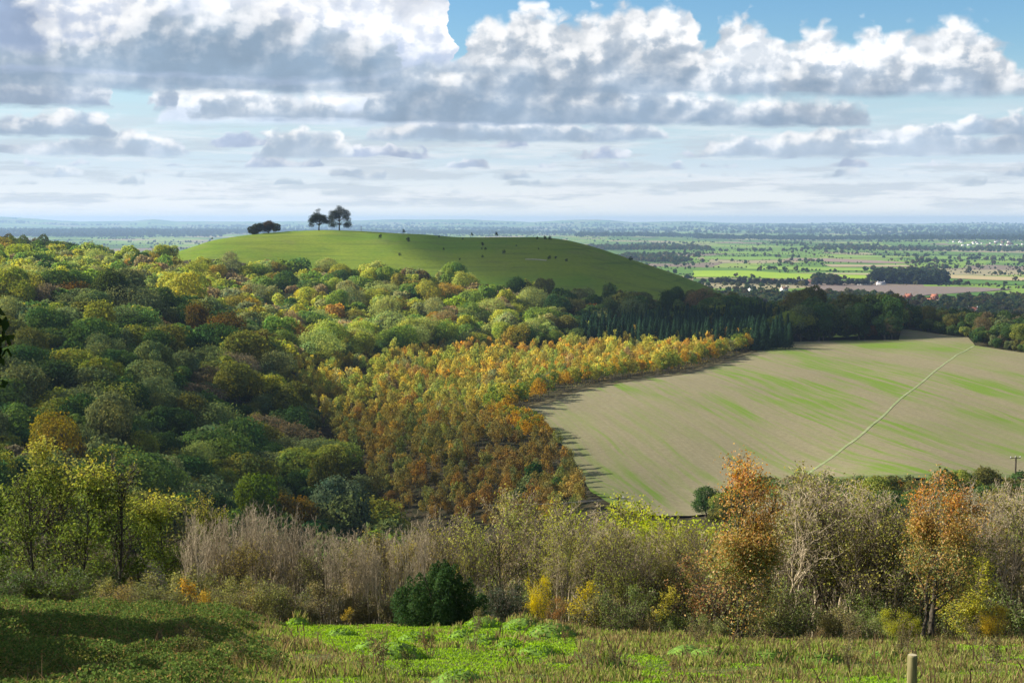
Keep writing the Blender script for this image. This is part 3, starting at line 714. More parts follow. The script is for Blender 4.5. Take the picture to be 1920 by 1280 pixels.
# ------------------------------------------------------------------ trees of the near slope: real stems, boughs and twigs, leaf by leaf
def grow(g, m, tips, p, d, L_, r, lvl, top, wob=.12, up=.05, kids=(9,6,5), ang=(.5,.7,.8), start=.25, sides=(7,5,4,3), kl=(.55,.5,.5), rmin=.009):
    n = max(4, int(L_/.22) if lvl == 0 else 5)
    pts, dd = [p], d
    for i in range(n):
        dd = unit(dd+g.normal(0,wob*(1+lvl*.4),3)*(.6 if lvl == 0 else 1)+np.array([0,0,up])); pts.append(pts[-1]+dd*L_/n)
    pts = np.array(pts); rr = np.maximum(r*np.linspace(1,.32,n+1)**1.1, rmin)
    m.add(*tube(pts, rr, sides[min(lvl, len(sides)-1)]))
    if lvl >= top:
        tips.append(pts[1:]); return
    k = kids[lvl]
    for j in range(k):
        f = start+(1-start)*(j+g.random()*.9)/k; i = min(int(f*n), n-1); q = pts[i]+(pts[i+1]-pts[i])*(f*n-i)
        t0 = unit(pts[i+1]-pts[i]); side = unit(np.cross(t0, unit(g.normal(0,1,3))))
        a = ang[lvl]*g.uniform(.7,1.3)
        nd = unit(t0*math.cos(a)+side*math.sin(a))
        grow(g, m, tips, q, nd, L_*kl[lvl]*(1.15-.55*f)*g.uniform(.75,1.2), max(rr[i]*.55, rmin), lvl+1, top, wob, up, kids, ang, .2, sides, kl, rmin)
    tips.append(pts[-3:])
def leaves_on(g, tips, n, s, spread=.16, tint=.25, zfun=None, hfrac=(0.,1.), tcut=None):
    P_ = np.concatenate(tips)
    z = P_[:,2]; z0, z1 = z.min(), z.max()
    w = np.clip(((z-z0)/(z1-z0)-hfrac[0])/(hfrac[1]-hfrac[0]+1e-6), 0, 1)
    w = np.where((z-z0)/(z1-z0) < hfrac[0], 0, .5+.6*w) if hfrac[0] >= 0 else 1.1-w
    cl = .35+np.clip(np.sin(P_@g.normal(0,1.6,3)+g.uniform(0,6))+np.sin(P_@g.normal(0,2.2,3)), 0, 2)      # sprays and gaps
    w = w*cl
    i = g.choice(len(P_), n, p=w/w.sum())
    p = P_[i]+g.normal(0, spread, (n,3)); p[:,2] -= abs(g.normal(0,.05,n))
    nn = unit(g.normal(0,1,(n,3))+np.array([0,0,.7]))
    v, q = leaf_quads(p, nn, s*g.uniform(.6,1.3,n), g, .62, .3)
    b = g.uniform(1-tint,1+tint,n)
    lc = np.column_stack([b*g.uniform(.9,1.15,n), b, b*g.uniform(.7,1.2,n)])
    if zfun is not None: lc = lc*zfun((p[:,2]-z0)/(z1-z0), p, g)
    return v, q, lc
FG = {}
BARK_G = bark('grey_bark', (.16,.13,.085), (.40,.33,.22))
def make_kind(key, seed, stems, H, r, kids, ang, start, kl, leaves=None, wob=.12, up=.06, lean=.12, base=.15, barkm=BARK_M, lmat=LEAF, top=3, rmin=.009, gap=0):
    g = np.random.default_rng(seed); m = MB(); tips = []
    for s in range(stems):
        a = g.uniform(0,6.28); rr = base*math.sqrt(g.random()) if stems > 1 else 0
        d = unit(np.array([math.cos(a)*lean*g.uniform(.3,1.4), math.sin(a)*lean*g.uniform(.3,1.4), 1]))
        grow(g, m, tips, np.array([rr*math.cos(a), rr*math.sin(a), -.3]), d, H*g.uniform(.72,1.0), r*g.uniform(.6,1.05), 0, top, wob, up, kids, ang, start, kl=kl, rmin=rmin)
    zt = max(float(x[:,2].max()) for x in tips)
    tr = m.build('trunk', barkm, True); cr = None
    if leaves:
        mm = MB(); mm.add(*leaves_on(g, tips, **leaves)); cr = mm.build('crown', lmat)
    FG[key] = (tr, cr, zt)
def orange_top(f, p, g):
    k = np.clip((f-.46)/.35+g.normal(0,.16,len(f)), 0, 1)[:,None]
    gl = g.random(len(f))[:,None]
    o = np.where(gl < .5, [[.52,.26,.06]], np.where(gl < .8, [[.50,.36,.10]], [[.42,.17,.06]]))
    return o*k+np.where(g.random(len(f))[:,None] < .6, [[.22,.25,.07]], [[.46,.29,.10]])*(1-k)
def yellow_top(f, p, g):
    k = np.clip((f-.72)/.3+g.normal(0,.2,len(f)), 0, 1)[:,None]
    return np.array([[.42,.38,.08]])*k+np.array([[.165,.205,.045]])*(1-k)
for k in range(4):       # bare pale saplings
    make_kind(('bare',k), 500+k, 5, 5.4, .055, (7,4,3), (.3,.48,.6), .38, (.46,.45,.5), None, wob=.09, up=.11, lean=.15, base=.6, barkm=BARK_P if k % 2 else BARK_G, rmin=.008)
for k in range(2):       # bare crooked, paler, spreading tops
    make_kind(('crook',k), 520+k, 2, 6., .075, (9,6,5), (.6,.8,.9), .35, (.5,.55,.55), dict(n=500, s=.045, zfun=lambda f,p,g: np.tile([[.30,.26,.07]], (len(f),1))), wob=.2, up=.07, lean=.2, base=.4, barkm=BARK_P, rmin=.008)
for k in range(3):       # thin twiggy trees with a scatter of yellow-green leaves
    make_kind(('hazel',k), 540+k, 5, 5.4, .06, (9,6,4), (.42,.6,.7), .25, (.46,.5,.5), dict(n=2600, s=.052, spread=.14), wob=.11, up=.07, lean=.24, base=.45, barkm=BARK_P if k == 1 else BARK_M, rmin=.008)
for k in range(3):       # tall ashes, upright boughs, leafy all the way, yellow crests
    make_kind(('ash',k), 560+k, 1+(k == 1)*2, 7.6, .105, (12,6,5), (.5,.65,.75), .22, (.36,.5,.5), dict(n=4200, s=.06, spread=.2, zfun=yellow_top), wob=.07, up=.08, lean=.12, base=.35, barkm=BARK_D, rmin=.009)
make_kind(('bareash',0), 570, 1, 7.6, .10, (13,7,5), (.45,.6,.7), .3, (.33,.5,.5), dict(n=420, s=.05, zfun=yellow_top, hfrac=(.5,1.)), wob=.07, up=.09, barkm=BARK_D, rmin=.009)
make_kind(('orange',0), 580, 2, 6.4, .10, (18,7,5), (.7,.75,.8), .06, (.34,.5,.5), dict(n=23000, s=.05, spread=.24, zfun=orange_top), wob=.10, up=.06, lean=.08, base=.2, barkm=BARK_D, lmat=LEAFG)
make_kind(('orange',1), 586, 2, 6.4, .15, (13,7,6), (.66,.8,.85), .22, (.42,.52,.5), dict(n=19000, s=.05, spread=.22, zfun=orange_top), wob=.17, up=.09, lean=.13, base=.6, barkm=BARK_D, lmat=LEAFG)
def rusty(f, p, g): return np.where(g.random(len(f))[:,None] < .55, [[.36,.20,.09]], [[.17,.15,.05]])
make_kind(('rusty',0), 590, 3, 4.2, .05, (9,6,4), (.6,.8,.85), .12, (.42,.5,.5), dict(n=4200, s=.058, spread=.17, zfun=rusty), wob=.12, up=.04, lean=.25, base=.3, barkm=BARK_D, lmat=LEAFG)
for k in range(3):       # scrub: low dense bushes
    make_kind(('scrub',k), 600+k, 7, 2.2, .03, (8,6,4), (.7,.8,.9), .1, (.5,.5,.5), dict(n=5200, s=.042, spread=.13, tint=.35), wob=.18, up=.02, lean=.55, base=.5, barkm=BARK_M, lmat=LEAFG, rmin=.006)
make_kind(('yellow',0), 620, 4, 4.4, .04, (11,6,4), (.75,.8,.8), .05, (.42,.5,.5), dict(n=8500, s=.05, spread=.2), wob=.12, up=.05, lean=.3, base=.3, barkm=BARK_M)
make_kind(('sprig',0), 622, 1, 2.6, .03, (9,5,3), (.7,.8,.8), .15, (.42,.5,.5), dict(n=900, s=.05, spread=.12), wob=.12, up=.04, barkm=BARK_M, top=2)
FGN = dict(bare=('bare_sapling','sapling'), crook=('bare_tree','tree'), hazel=('thin_tree','tree'), ash=('ash_tree','tree'), bareash=('bare_tree','tree'), orange=('autumn_tree','tree'), rusty=('autumn_tree','tree'), scrub=('scrub_bush','bush'), yellow=('yellow_bush','bush'), sprig=('seedling','young tree'))
WHITE1 = (1,1,1)
def fg(key, px_, top_, Y, label, col=WHITE1, group=None, wide=1., rz=None, sink=0.):
    tr, cr, zt = FG[key]
    p = unproj(px_, top_, Y); z = gz(p[0], Y)-sink
    s = max((p[2]-z)/zt, .15)
    nm, cat = FGN[key[0]]
    r = thing(nm, label, cat, (p[0], Y, z), random.uniform(0,6.28) if rz is None else rz, (s*wide, s*wide, s), group)
    link('trunk', tr, r)
    if cr is not None: link('crown', cr, r, color=col)
    return r
def batch(kind, items, what, where, group, col=None, nvar=1, pal=None):
    """items = [(px, top_py, Y)], labelled from left to right along the row"""
    items = sorted(items); n = len(items); d0 = {'bare':4,'crook':2,'hazel':3,'ash':3,'scrub':3}.get(kind, 1)
    for k, it in enumerate(items):
        lab = f'{what} {where}' if n == 1 else f'{ordinal(k,n)} {what} {where}'
        c = pal[k % len(pal)] if pal else (col or WHITE1)
        fg((kind, (k*7+len(what)) % d0), it[0], it[1], it[2], lab, c, group, wide=random.uniform(.85,1.2)*nvar)
# left: tall leafy ashes
GA = 'tall ashes at the left end of the near slope'
fg(('ash',0), 52, 828, 57, 'tall ash at far left with pale straight trunk and yellow crest', (.92,.95,1), GA, 1.15)
fg(('ash',1), 105, 838, 60, 'three-stemmed tall leafy ash, second from left', (1,1,1), GA, 1.3)
fg(('ash',2), 150, 868, 56, 'slim dark-stemmed leafy ash between the three-stemmed ash and bare ash', (.95,1,.95), GA, 1.15)
fg(('bareash',0), 205, 838, 57, 'tall nearly bare dark ash with greyish twigs, left of the bright green tree', WHITE1, GA, 1.15)
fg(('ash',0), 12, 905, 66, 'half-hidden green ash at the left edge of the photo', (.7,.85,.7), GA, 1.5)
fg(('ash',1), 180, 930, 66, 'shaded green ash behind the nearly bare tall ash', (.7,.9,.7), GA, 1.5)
fg(('ash',2), 320, 925, 60, 'bright yellow-green tree standing right of the tall ashes', (1.08,1.12,1), GA, 1.15)
fg(('ash',0), 268, 935, 62, 'olive green tree just left of the bright yellow-green tree', (.85,.95,.9), GA, 1.5)
fg(('ash',1), 395, 918, 70, 'broad tree with thin yellow crest above the bare thicket', (.9,.85,.8), GA, 1.2)
rb = np.random.default_rng(21)
def row_items(x0, x1, n, tops, Y0, Y1, j=14):
    xs = np.linspace(x0, x1, n)+rb.uniform(-1,1,n)*(x1-x0)/n*.6
    return [(float(x), float(np.interp(x, [t[0] for t in tops], [t[1] for t in tops])+rb.uniform(-j, j*1.6)), float(rb.uniform(Y0,Y1))) for x in xs]
TH = [(300,965),(430,945),(480,935),(560,965),(640,985),(700,990),(760,985),(830,960)]
batch('bare', row_items(345, 800, 22, TH, 50, 58), 'pale bare sapling', 'in the front of the grey thicket', 'bare saplings of the grey thicket', nvar=.8)
batch('bare', row_items(400, 830, 18, TH, 60, 72, 10), 'pale bare sapling', 'in the back of the grey thicket', 'bare saplings of the grey thicket')
batch('hazel', row_items(380, 840, 10, [(380,970),(600,1000),(840,985)], 51, 66), 'thin dull green tree', 'inside the grey thicket', 'thin trees inside the grey thicket', pal=[(0.238,0.238,0.084),(0.280,0.238,0.070)])
batch('hazel', [(782,985,63)], 'small bright yellow-green crown rising behind', 'the grey thicket', None, (0.504,0.504,0.042))
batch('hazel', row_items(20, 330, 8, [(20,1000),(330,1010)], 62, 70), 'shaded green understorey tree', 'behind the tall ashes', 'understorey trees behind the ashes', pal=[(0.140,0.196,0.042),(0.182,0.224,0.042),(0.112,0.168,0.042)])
# middle
MID = 'twiggy trees in the middle of the near slope'
MP = [(0.378,0.392,0.084),(0.308,0.336,0.084),(0.350,0.322,0.098)]
batch('hazel', [(880,955,56),(930,918,58),(965,905,60),(1005,925,57)], 'broad twiggy tree thinly leaved yellow-green', 'behind the dark juniper', MID, pal=MP)
batch('crook', [(1070,930,58),(1095,955,64),(1140,965,62)], 'white-twigged bare tree', 'right of the broad twiggy trees', MID)
batch('bare', row_items(1000, 1330, 11, [(1000,965),(1120,965),(1330,985)], 56, 68), 'grey bare sapling', 'left of the tallest orange tree', 'bare saplings in the middle of the slope')
batch('yellow', [(1100,978,76),(1150,962,78),(1190,950,74),(1225,955,70),(1265,962,76),(1300,975,74)], 'leafy yellow-green tree top', 'under the far utility pole', MID, pal=[(0.364,0.420,0.042),(0.336,0.392,0.042),(0.378,0.406,0.056)])
batch('hazel', [(1160,985,56),(1215,990,58),(1262,1000,57)], 'slender olive-leaved tree', 'left of the tall orange tree', MID, pal=[(0.252,0.252,0.084),(0.280,0.280,0.084)])
fg(('bareash',0), 1062, 1000, 50, 'slim dark straight trunk standing right of the small golden bush', (1.120,1.120,1.120), None, .5)
# right
fg(('orange',0), 1388, 856, 46.8, 'tallest orange-topped tree, green below, right of centre', WHITE1, 'orange-topped trees', .92, 1.)
fg(('rusty',0), 1332, 1040, 51, 'rusty pink-brown leaved small tree at the foot of the tallest orange tree', WHITE1, None, 1.0)
fg(('orange',1), 1738, 893, 46.3, 'orange-topped tree with twisted double dark trunk behind the wooden post', WHITE1, 'orange-topped trees', .95, 5.2)
fg(('orange',0), 1880, 990, 58, 'russet tree at the right edge under bare white twigs', (1.120,1.050,1.120), 'orange-topped trees', .8)
RT = 'twiggy trees between the two orange-topped trees'
batch('crook', [(1480,880,54),(1530,885,58),(1590,885,57),(1640,905,60)], 'grey-twigged crooked tree', 'between the two orange-topped trees', RT)
batch('hazel', [(1500,890,56),(1560,872,60),(1610,885,55),(1655,930,53)], 'twiggy olive-yellow tree', 'between the two orange-topped trees', RT, pal=[(0.280,0.294,0.084),(0.336,0.322,0.084)])
batch('bare', row_items(1430, 1680, 8, [(1430,905),(1560,888),(1680,905)], 58, 70), 'grey bare sapling', 'between the two orange-topped trees', 'bare saplings on the right of the slope')
batch('crook', [(1815,890,55),(1850,895,57),(1885,890,54),(1925,895,56)], 'white-twigged spreading bare tree', 'at the right end of the slope', 'bare trees at the right end')
batch('bare', row_items(1760, 1960, 6, [(1760,905),(1960,900)], 58, 68), 'grey bare sapling', 'at the right end of the slope', 'bare saplings on the right of the slope')
fg(('bareash',0), 1902, 940, 49, 'dark single trunk with bare twigs at the right edge', WHITE1, None, .7)
fg(('yellow',0), 1835, 1052, 50, 'tall yellow-green bush right of the twisted orange-topped tree', (0.448,0.434,0.063), 'yellow bushes', 1.15)
fg(('yellow',0), 1868, 1140, 46.5, 'low golden bush in front of the tall yellow-green bush', (0.616,0.462,0.056), 'yellow bushes', 1.3)
fg(('yellow',0), 1690, 1140, 47.5, 'low lime-yellow bush under the twisted orange-topped tree', (0.378,0.392,0.042), 'yellow bushes', 1.2)
fg(('yellow',0), 1013, 1084, 45.2, 'small upright golden-green bush right of the dark juniper', (0.616,0.504,0.028), 'yellow bushes', .62)
fg(('rusty',0), 1040, 1120, 46.4, 'low tan-leaved bush behind the small upright golden bush', (1.260,1.120,0.840), None, .8)
batch('hazel', row_items(1040, 1330, 9, [(1040,960),(1200,985),(1330,975)], 52, 66), 'airy yellow-green sapling', 'in the middle of the near slope', MID, pal=[(.30,.31,.06),(.25,.28,.06),(.28,.26,.07)])
batch('hazel', row_items(1420, 1960, 14, [(1420,930),(1560,900),(1700,930),(1960,930)], 53, 66), 'airy olive-leaved sapling', 'on the right of the near slope', RT, pal=[(.24,.25,.05),(.20,.23,.05),(.27,.25,.06)])
# scrub along the foot of the trees
SCP = [(.22,.26,.075),(.28,.25,.09),(.17,.22,.06),(.30,.27,.10),(.20,.27,.07)]
batch('scrub', row_items(1085, 1310, 6, [(1085,1118),(1310,1115)], 47.5, 53, 36), 'dark olive scrub bush', 'left of the tallest orange tree', 'scrub along the foot of the trees', pal=SCP)
batch('scrub', row_items(1430, 1670, 6, [(1430,1110),(1680,1105)], 49, 53, 40), 'dark green scrub bush', 'between the trunks of the orange-topped trees', 'scrub along the foot of the trees', pal=SCP)
batch('scrub', row_items(1770, 1950, 4, [(1770,1125),(1950,1105)], 48.5, 53, 36), 'olive brown scrub bush', 'right of the twisted trunk', 'scrub along the foot of the trees', pal=SCP)
batch('scrub', row_items(560, 745, 6, [(560,1105),(745,1110)], 48, 51, 14), 'low tawny scrub bush', 'at the foot of the grey thicket', 'scrub along the foot of the trees', pal=[(0.238,0.210,0.084),(0.196,0.182,0.070)])
batch('scrub', row_items(215, 520, 9, [(215,1080),(400,1080),(520,1085)], 46, 51, 14), 'yellowish green scrub bush', 'below the bright yellow-green tree', 'scrub along the foot of the trees', pal=[(0.238,0.238,0.070),(0.280,0.224,0.070),(0.168,0.182,0.056)])
batch('scrub', [(925,1100,48),(955,1105,49),(985,1098,50.5)], 'dark leafy bush', 'between the juniper and the small golden bush', 'scrub along the foot of the trees', pal=[(0.042,0.063,0.028)])
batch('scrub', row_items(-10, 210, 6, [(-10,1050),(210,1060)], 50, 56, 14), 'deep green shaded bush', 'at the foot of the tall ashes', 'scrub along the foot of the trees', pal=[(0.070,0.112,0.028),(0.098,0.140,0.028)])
batch('scrub', row_items(830, 1330, 9, [(830,1065),(1330,1060)], 60, 85, 30), 'grey-green undergrowth bush', 'behind the middle trees', 'undergrowth behind the near trees', pal=[(.22,.25,.07),(.28,.27,.09),(.18,.23,.06)])
batch('scrub', row_items(1330, 1960, 10, [(1330,1040),(1960,1035)], 60, 85, 34), 'grey-green undergrowth bush', 'behind the right-hand trees', 'undergrowth behind the near trees', pal=[(.22,.25,.07),(.28,.27,.09),(.18,.23,.06)])
for k, (u, v, c) in enumerate([(385,1105,(0.476,0.336,0.070)),(365,1085,(0.504,0.308,0.056)),(650,1140,(0.504,0.378,0.070)),(1090,1095,(0.504,0.420,0.042)),(1250,1105,(0.420,0.378,0.070))]):
    fg(('sprig',0), u, v, 47+.5*k, f'{ordinal(k,5)} small golden seedling along the foot of the trees', c, 'golden seedlings')
# ---- the dark juniper
def juniper():
    g = np.random.default_rng(77); n = 21000
    m = MB()
    p0 = unproj(828, 1165, 45.5); z = gz(p0[0], 45.5); H = unproj(828, 1046, 45.5)[2]-z
    r = thing('juniper_bush', 'big dark green juniper bush standing on the bright turf', 'bush', (p0[0],45.5,z))
    Wd = 1.7
    cs = []
    for k in range(46):
        a, f = g.uniform(0,6.28), g.random()**.7
        c = np.array([math.cos(a)*Wd*.72*f, math.sin(a)*Wd*.62*f, 0]); h = H*(1.0-.55*f**1.9)*g.uniform(.86,1.0)
        if c[0] > .5: h *= .9
        t = g.random(n//46); ww = .40*(1-t**2.2)**.7+.03
        aa = g.uniform(0,6.28,len(t)); rr = ww*np.sqrt(g.uniform(.3,1,len(t)))
        lean = np.array([c[0]*.28, c[1]*.28])
        pp = np.column_stack([c[0]+lean[0]*t+np.cos(aa)*rr, c[1]+lean[1]*t+np.sin(aa)*rr, .1+t*(h-.1)])
        nn = np.column_stack([np.cos(aa), np.sin(aa), np.full(len(t), .5)])
        v, q = leaf_quads(pp, nn, .045*g.uniform(.6,1.4,len(t)), g, .5, .6)
        b = g.uniform(.7,1.3,len(t))*g.uniform(.8,1.25)
        m.add(v, q, np.column_stack([b*g.uniform(.9,1.2,len(t)), b, b]))
    link('crown', m.build('crown', LEAF), r, color=(.035,.07,.022))
    t = MB()
    for k in range(6):
        a = g.uniform(0,6.28); t.add(*tube([(0,0,-.2),(math.cos(a)*.2,math.sin(a)*.2,.5),(math.cos(a)*.6,math.sin(a)*.6,H*.7)], [.05,.04,.012], 5))
    link('trunk', t.build('trunk', BARK_D, True), r)
juniper()
# ---- the big tree just beyond the left edge, whose outer leaves hang into view
d = crown(91, R_=4.3, hz=5.0, zc=7.6, lobes=20, n=15000, leaf=.16, lr=(.26,.42), spread=.66)
bt = thing('broadleaf_tree', 'dark near tree whose outer leaves hang in at the left edge', 'tree', (-9.8, 20, gz(-9.8, 20)), 0., .62)
link('crown', mesh('crown', d[0], d[1], mats=[LEAF], lc=d[2]), bt, color=(.05,.075,.018))
link('trunk', trunk_mb(92, 9, .3, 7, 4.).build('trunk', BARK_D, True), bt)

big = mesh('crown', d[0], d[1], mats=[LEAF], lc=d[2]); bigt = trunk_mb(93, 9, .3, 7, 4.).build('trunk', BARK_D, True)
for x, y, s, lab in ((-24.5, 29.5, .9, 'nearer of two big trees out of view at left that shade the bramble bank'), (-28.5, 37.5, 1.05, 'farther of two big trees out of view at left that shade the bramble bank')):
    bt = thing('broadleaf_tree', lab, 'tree', (x, y, gz(x, y)-.5), x, s)
    link('crown', big, bt, color=(.05,.075,.018)); link('trunk', bigt, bt)
# ------------------------------------------------------------------ the meadow: anthills, grass, brambles, post
gm = np.random.default_rng(31)
MOUNDS = [(595,1168,.42,.26),(560,1172,.3,.2),(625,1166,.34,.2),(520,1166,.4,.2),(818,1168,.42,.28),(905,1176,.45,.25),(980,1180,.5,.27),(1035,1192,.55,.3),(742,1232,.5,.28),(700,1215,.35,.2),(905,1205,.45,.2),(870,1195,.35,.2),(780,1200,.4,.2),(1290,1228,.4,.22),(1330,1232,.45,.2),(1440,1240,.45,.24),(1475,1238,.38,.22),(1530,1242,.5,.2),(1660,1238,.4,.2),(860,1278,.4,.2),(640,1190,.35,.16),(955,1212,.3,.16),(1130,1250,.4,.2),(1010,1225,.4,.18)]
MW = []
for u, v, r, h in MOUNDS:
    p = on_ground(u, v, 12, 80); MW.append((p[0], p[1], r*1.45, h*1.5))
def mound(X, Y):
    z = np.zeros(np.shape(X))
    for x, y, r, h in MW:
        q = ((X-x)**2+(Y-y)**2)/(r*r)
        z = np.maximum(z, h*np.clip(1-q, 0, 1)**.8)
    return z
turf2 = plain_mat('mound_turf', (.05,.085,.015), (.14,.25,.03), 5., .95, .6)
for k, (x, y, r, h) in sorted(enumerate(MW), key=lambda t: MOUNDS[t[0]][0]):
    a, b = np.meshgrid(np.linspace(0,2*math.pi,25)[:-1], np.linspace(0,1,8), indexing='ij')
    xx, yy = x+np.cos(a)*b*r, y+np.sin(a)*b*r
    zz = height(xx, yy)+h*np.clip(1-b*b, 0, 1)**.8-.04+.05*(fbm(xx*5, yy*5, 6, 2)-.5)
    v = np.stack([xx,yy,zz],-1).reshape(-1,3)-np.array([x,y,gz(x,y)])
    i, j = np.meshgrid(np.arange(24), np.arange(7), indexing='ij'); i2 = (i+1) % 24
    q = np.stack([i*8+j, i*8+j+1, i2*8+j+1, i2*8+j], -1).reshape(-1,4)[:, ::-1]
    o = link('anthill', mesh('anthill', v, q, mats=[turf2], smooth=True), None, (x,y,gz(x,y)))
    rank = sorted(range(len(MW)), key=lambda t: MOUNDS[t][0]).index(k)
    tag(o, f'{ordinal(rank, len(MW))} grassy anthill hummock on the near meadow', 'anthill', 'grassy anthills on the meadow')
TURF = [(490,1160),(640,1156),(900,1160),(1075,1182),(1085,1225),(1000,1246),(920,1264),(760,1264),(680,1236),(540,1192)]
def turfness(u, v, X, Y):
    k = inside(u, v, TURF).astype(float)*1.15
    k = np.maximum(k, np.clip((fbm(X/1.1, Y/1.6, 21, 3)-.53)*9, 0, 1)*.9*(u > 520))
    return np.clip(k-np.clip((fbm(X/.8+7, Y/.8, 22, 2)-.62)*8, 0, .8), 0, 1)
def bramble_mask(X, Y):
    e = -4.4-.17*(Y-27)+(fbm(X/1.5, Y/1.5, 61, 2)-.5)*2.2
    return np.clip((e-X)/1.6, 0, 1)
def blades(n, seed):
    g = np.random.default_rng(seed)
    Y = 21.5+ (49-21.5)*g.random(n)**.85; X = (g.random(n)*2-1)*(.40*Y+1.5)
    Z = height(X, Y)+mound(X, Y); u, v = proj(X, Y, Z)
    t = turfness(u, v, X, Y); short = g.random(n) < t*.97
    bm = bramble_mask(X, Y)
    h = np.where(short, g.uniform(.03,.07,n), g.uniform(.07,.26,n)*np.clip(2.4*fbm(X/1.1, Y/1.1, 41, 3)-.55, .2, 1.6)*(1-.55*t))
    tall = (~short) & (g.random(n) < .035); h = np.where(tall, h*2.1, h)
    h *= 1+.15*bm
    wd = np.where(short, .016, .011)*g.uniform(.7,1.4,n)*(.5+Y/34)
    a = g.uniform(0,6.28,n); b = g.uniform(0,6.28,n); ln = h*g.uniform(.1,.75,n)
    dx, dy = np.cos(a)*wd, np.sin(a)*wd
    base = np.column_stack([X,Y,Z-.02]); tip = base+np.column_stack([np.cos(b)*ln, np.sin(b)*ln, h])
    mid = base*.45+tip*.55+np.column_stack([0*h,0*h,h*.14])
    s1 = np.column_stack([dx,dy,0*dx])
    vv = np.stack([base-s1, base+s1, mid+s1*.75, mid-s1*.75, tip+s1*.15, tip-s1*.15], 1).reshape(-1,3)
    k = np.arange(n)[:,None]*6
    q = np.stack([k+[[0,1,2,3]], k+[[3,2,4,5]]], 1).reshape(-1,4)
    c0 = np.array([[.23,.36,.04]]); 
    sel = g.random(n); pt = fbm(X/3., Y/3., 51, 3)
    rough = np.where((sel+pt*.9-.45)[:,None] < .42, [[.19,.24,.05]], np.where((sel+pt*.6-.3)[:,None] < .78, [[.30,.27,.10]], [[.24,.17,.08]]))
    c = np.where(short[:,None], c0*g.uniform(.75,1.25,(n,1)), rough*g.uniform(.7,1.3,(n,1)))
    c = np.where(tall[:,None], np.array([[.13,.09,.05]]), c)
    return vv, q, np.repeat(c, 2, 0)
v, q, c = blades(190000, 33)
tag(link('grass', mesh('grass', v, q, mats=[LEAF], lc=c), color=(1,1,1)), 'rough olive and bright green grass of the near meadow', 'grass', kind='stuff')
# brambles on the bank at the left
n = 190000
Y = 21.5+26*gm.random(n)**.9; X = -(.40*Y+1.5)*gm.random(n)-2
mk = bramble_mask(X, Y); hb = mk*(.08+.62*np.clip(fbm(X/1.0, Y/1.3, 71, 4)*1.6-.3, 0, 1.2))
ok = mk > .05
X, Y, hb = X[ok], Y[ok], hb[ok]
Zb = height(X, Y)+hb*(1-.5*gm.random(len(X))**2.2)
v, q = leaf_quads(np.column_stack([X,Y,Zb]), np.tile([[.05,-.35,.8]], (len(X),1)), .026*gm.uniform(.5,1.6,len(X)), gm, .8, .8)
b = gm.uniform(.65,1.35,len(X))*(.7+.6*fbm(X/.9, Y/.9, 81, 3)); pk = gm.random(len(X))[:,None]
cc = np.where(pk < .7, [[.09,.14,.035]], np.where(pk < .88, [[.17,.20,.05]], [[.22,.16,.06]]))*b[:,None]
tag(link('undergrowth', mesh('undergrowth', v, q, mats=[LEAF], lc=cc), color=(1,1,1)), 'dark bramble bank filling the lower left corner', 'brambles', kind='stuff')
# dry weeds standing in the grass: one plant each
def weed_mesh(seed):
    g = np.random.default_rng(seed); m = MB(); tips = []
    for k in range(5): grow(g, m, tips, np.array([0,0,-.05]), unit(np.array([g.normal(0,.3), g.normal(0,.3), 1])), g.uniform(.5,.85), .007, 0, 1, .1, .03, (5,), (.5,), .45, (4,3), (.35,), .004)
    st = m.build('stem', BARK_M); mm = MB(); mm.add(*leaves_on(g, tips, 420, .02, .05)); return st, mm.build('foliage', LEAF)
WE = [weed_mesh(700+k) for k in range(3)]
items = []
for k in range(46):
    u, v = gm.uniform(300, 1900), gm.uniform(1180, 1270); p = on_ground(u, v, 12, 80)
    if inside(np.array([u]), np.array([v]), TURF)[0] and gm.random() < .7: continue
    items.append((u, p))
items.sort(key=lambda t: t[0])
for k, (u, p) in enumerate(items):
    r = thing('dry_weed', f'{ordinal(k,len(items))} dry brown weed standing in the meadow grass', 'weed', tuple(p), gm.uniform(0,6.28), gm.uniform(.55,1.15), 'dry weeds in the meadow grass')
    link('stem', WE[k % 3][0], r); link('foliage', WE[k % 3][1], r, color=[(.17,.14,.07),(.13,.12,.05),(.22,.16,.07)][k % 3])
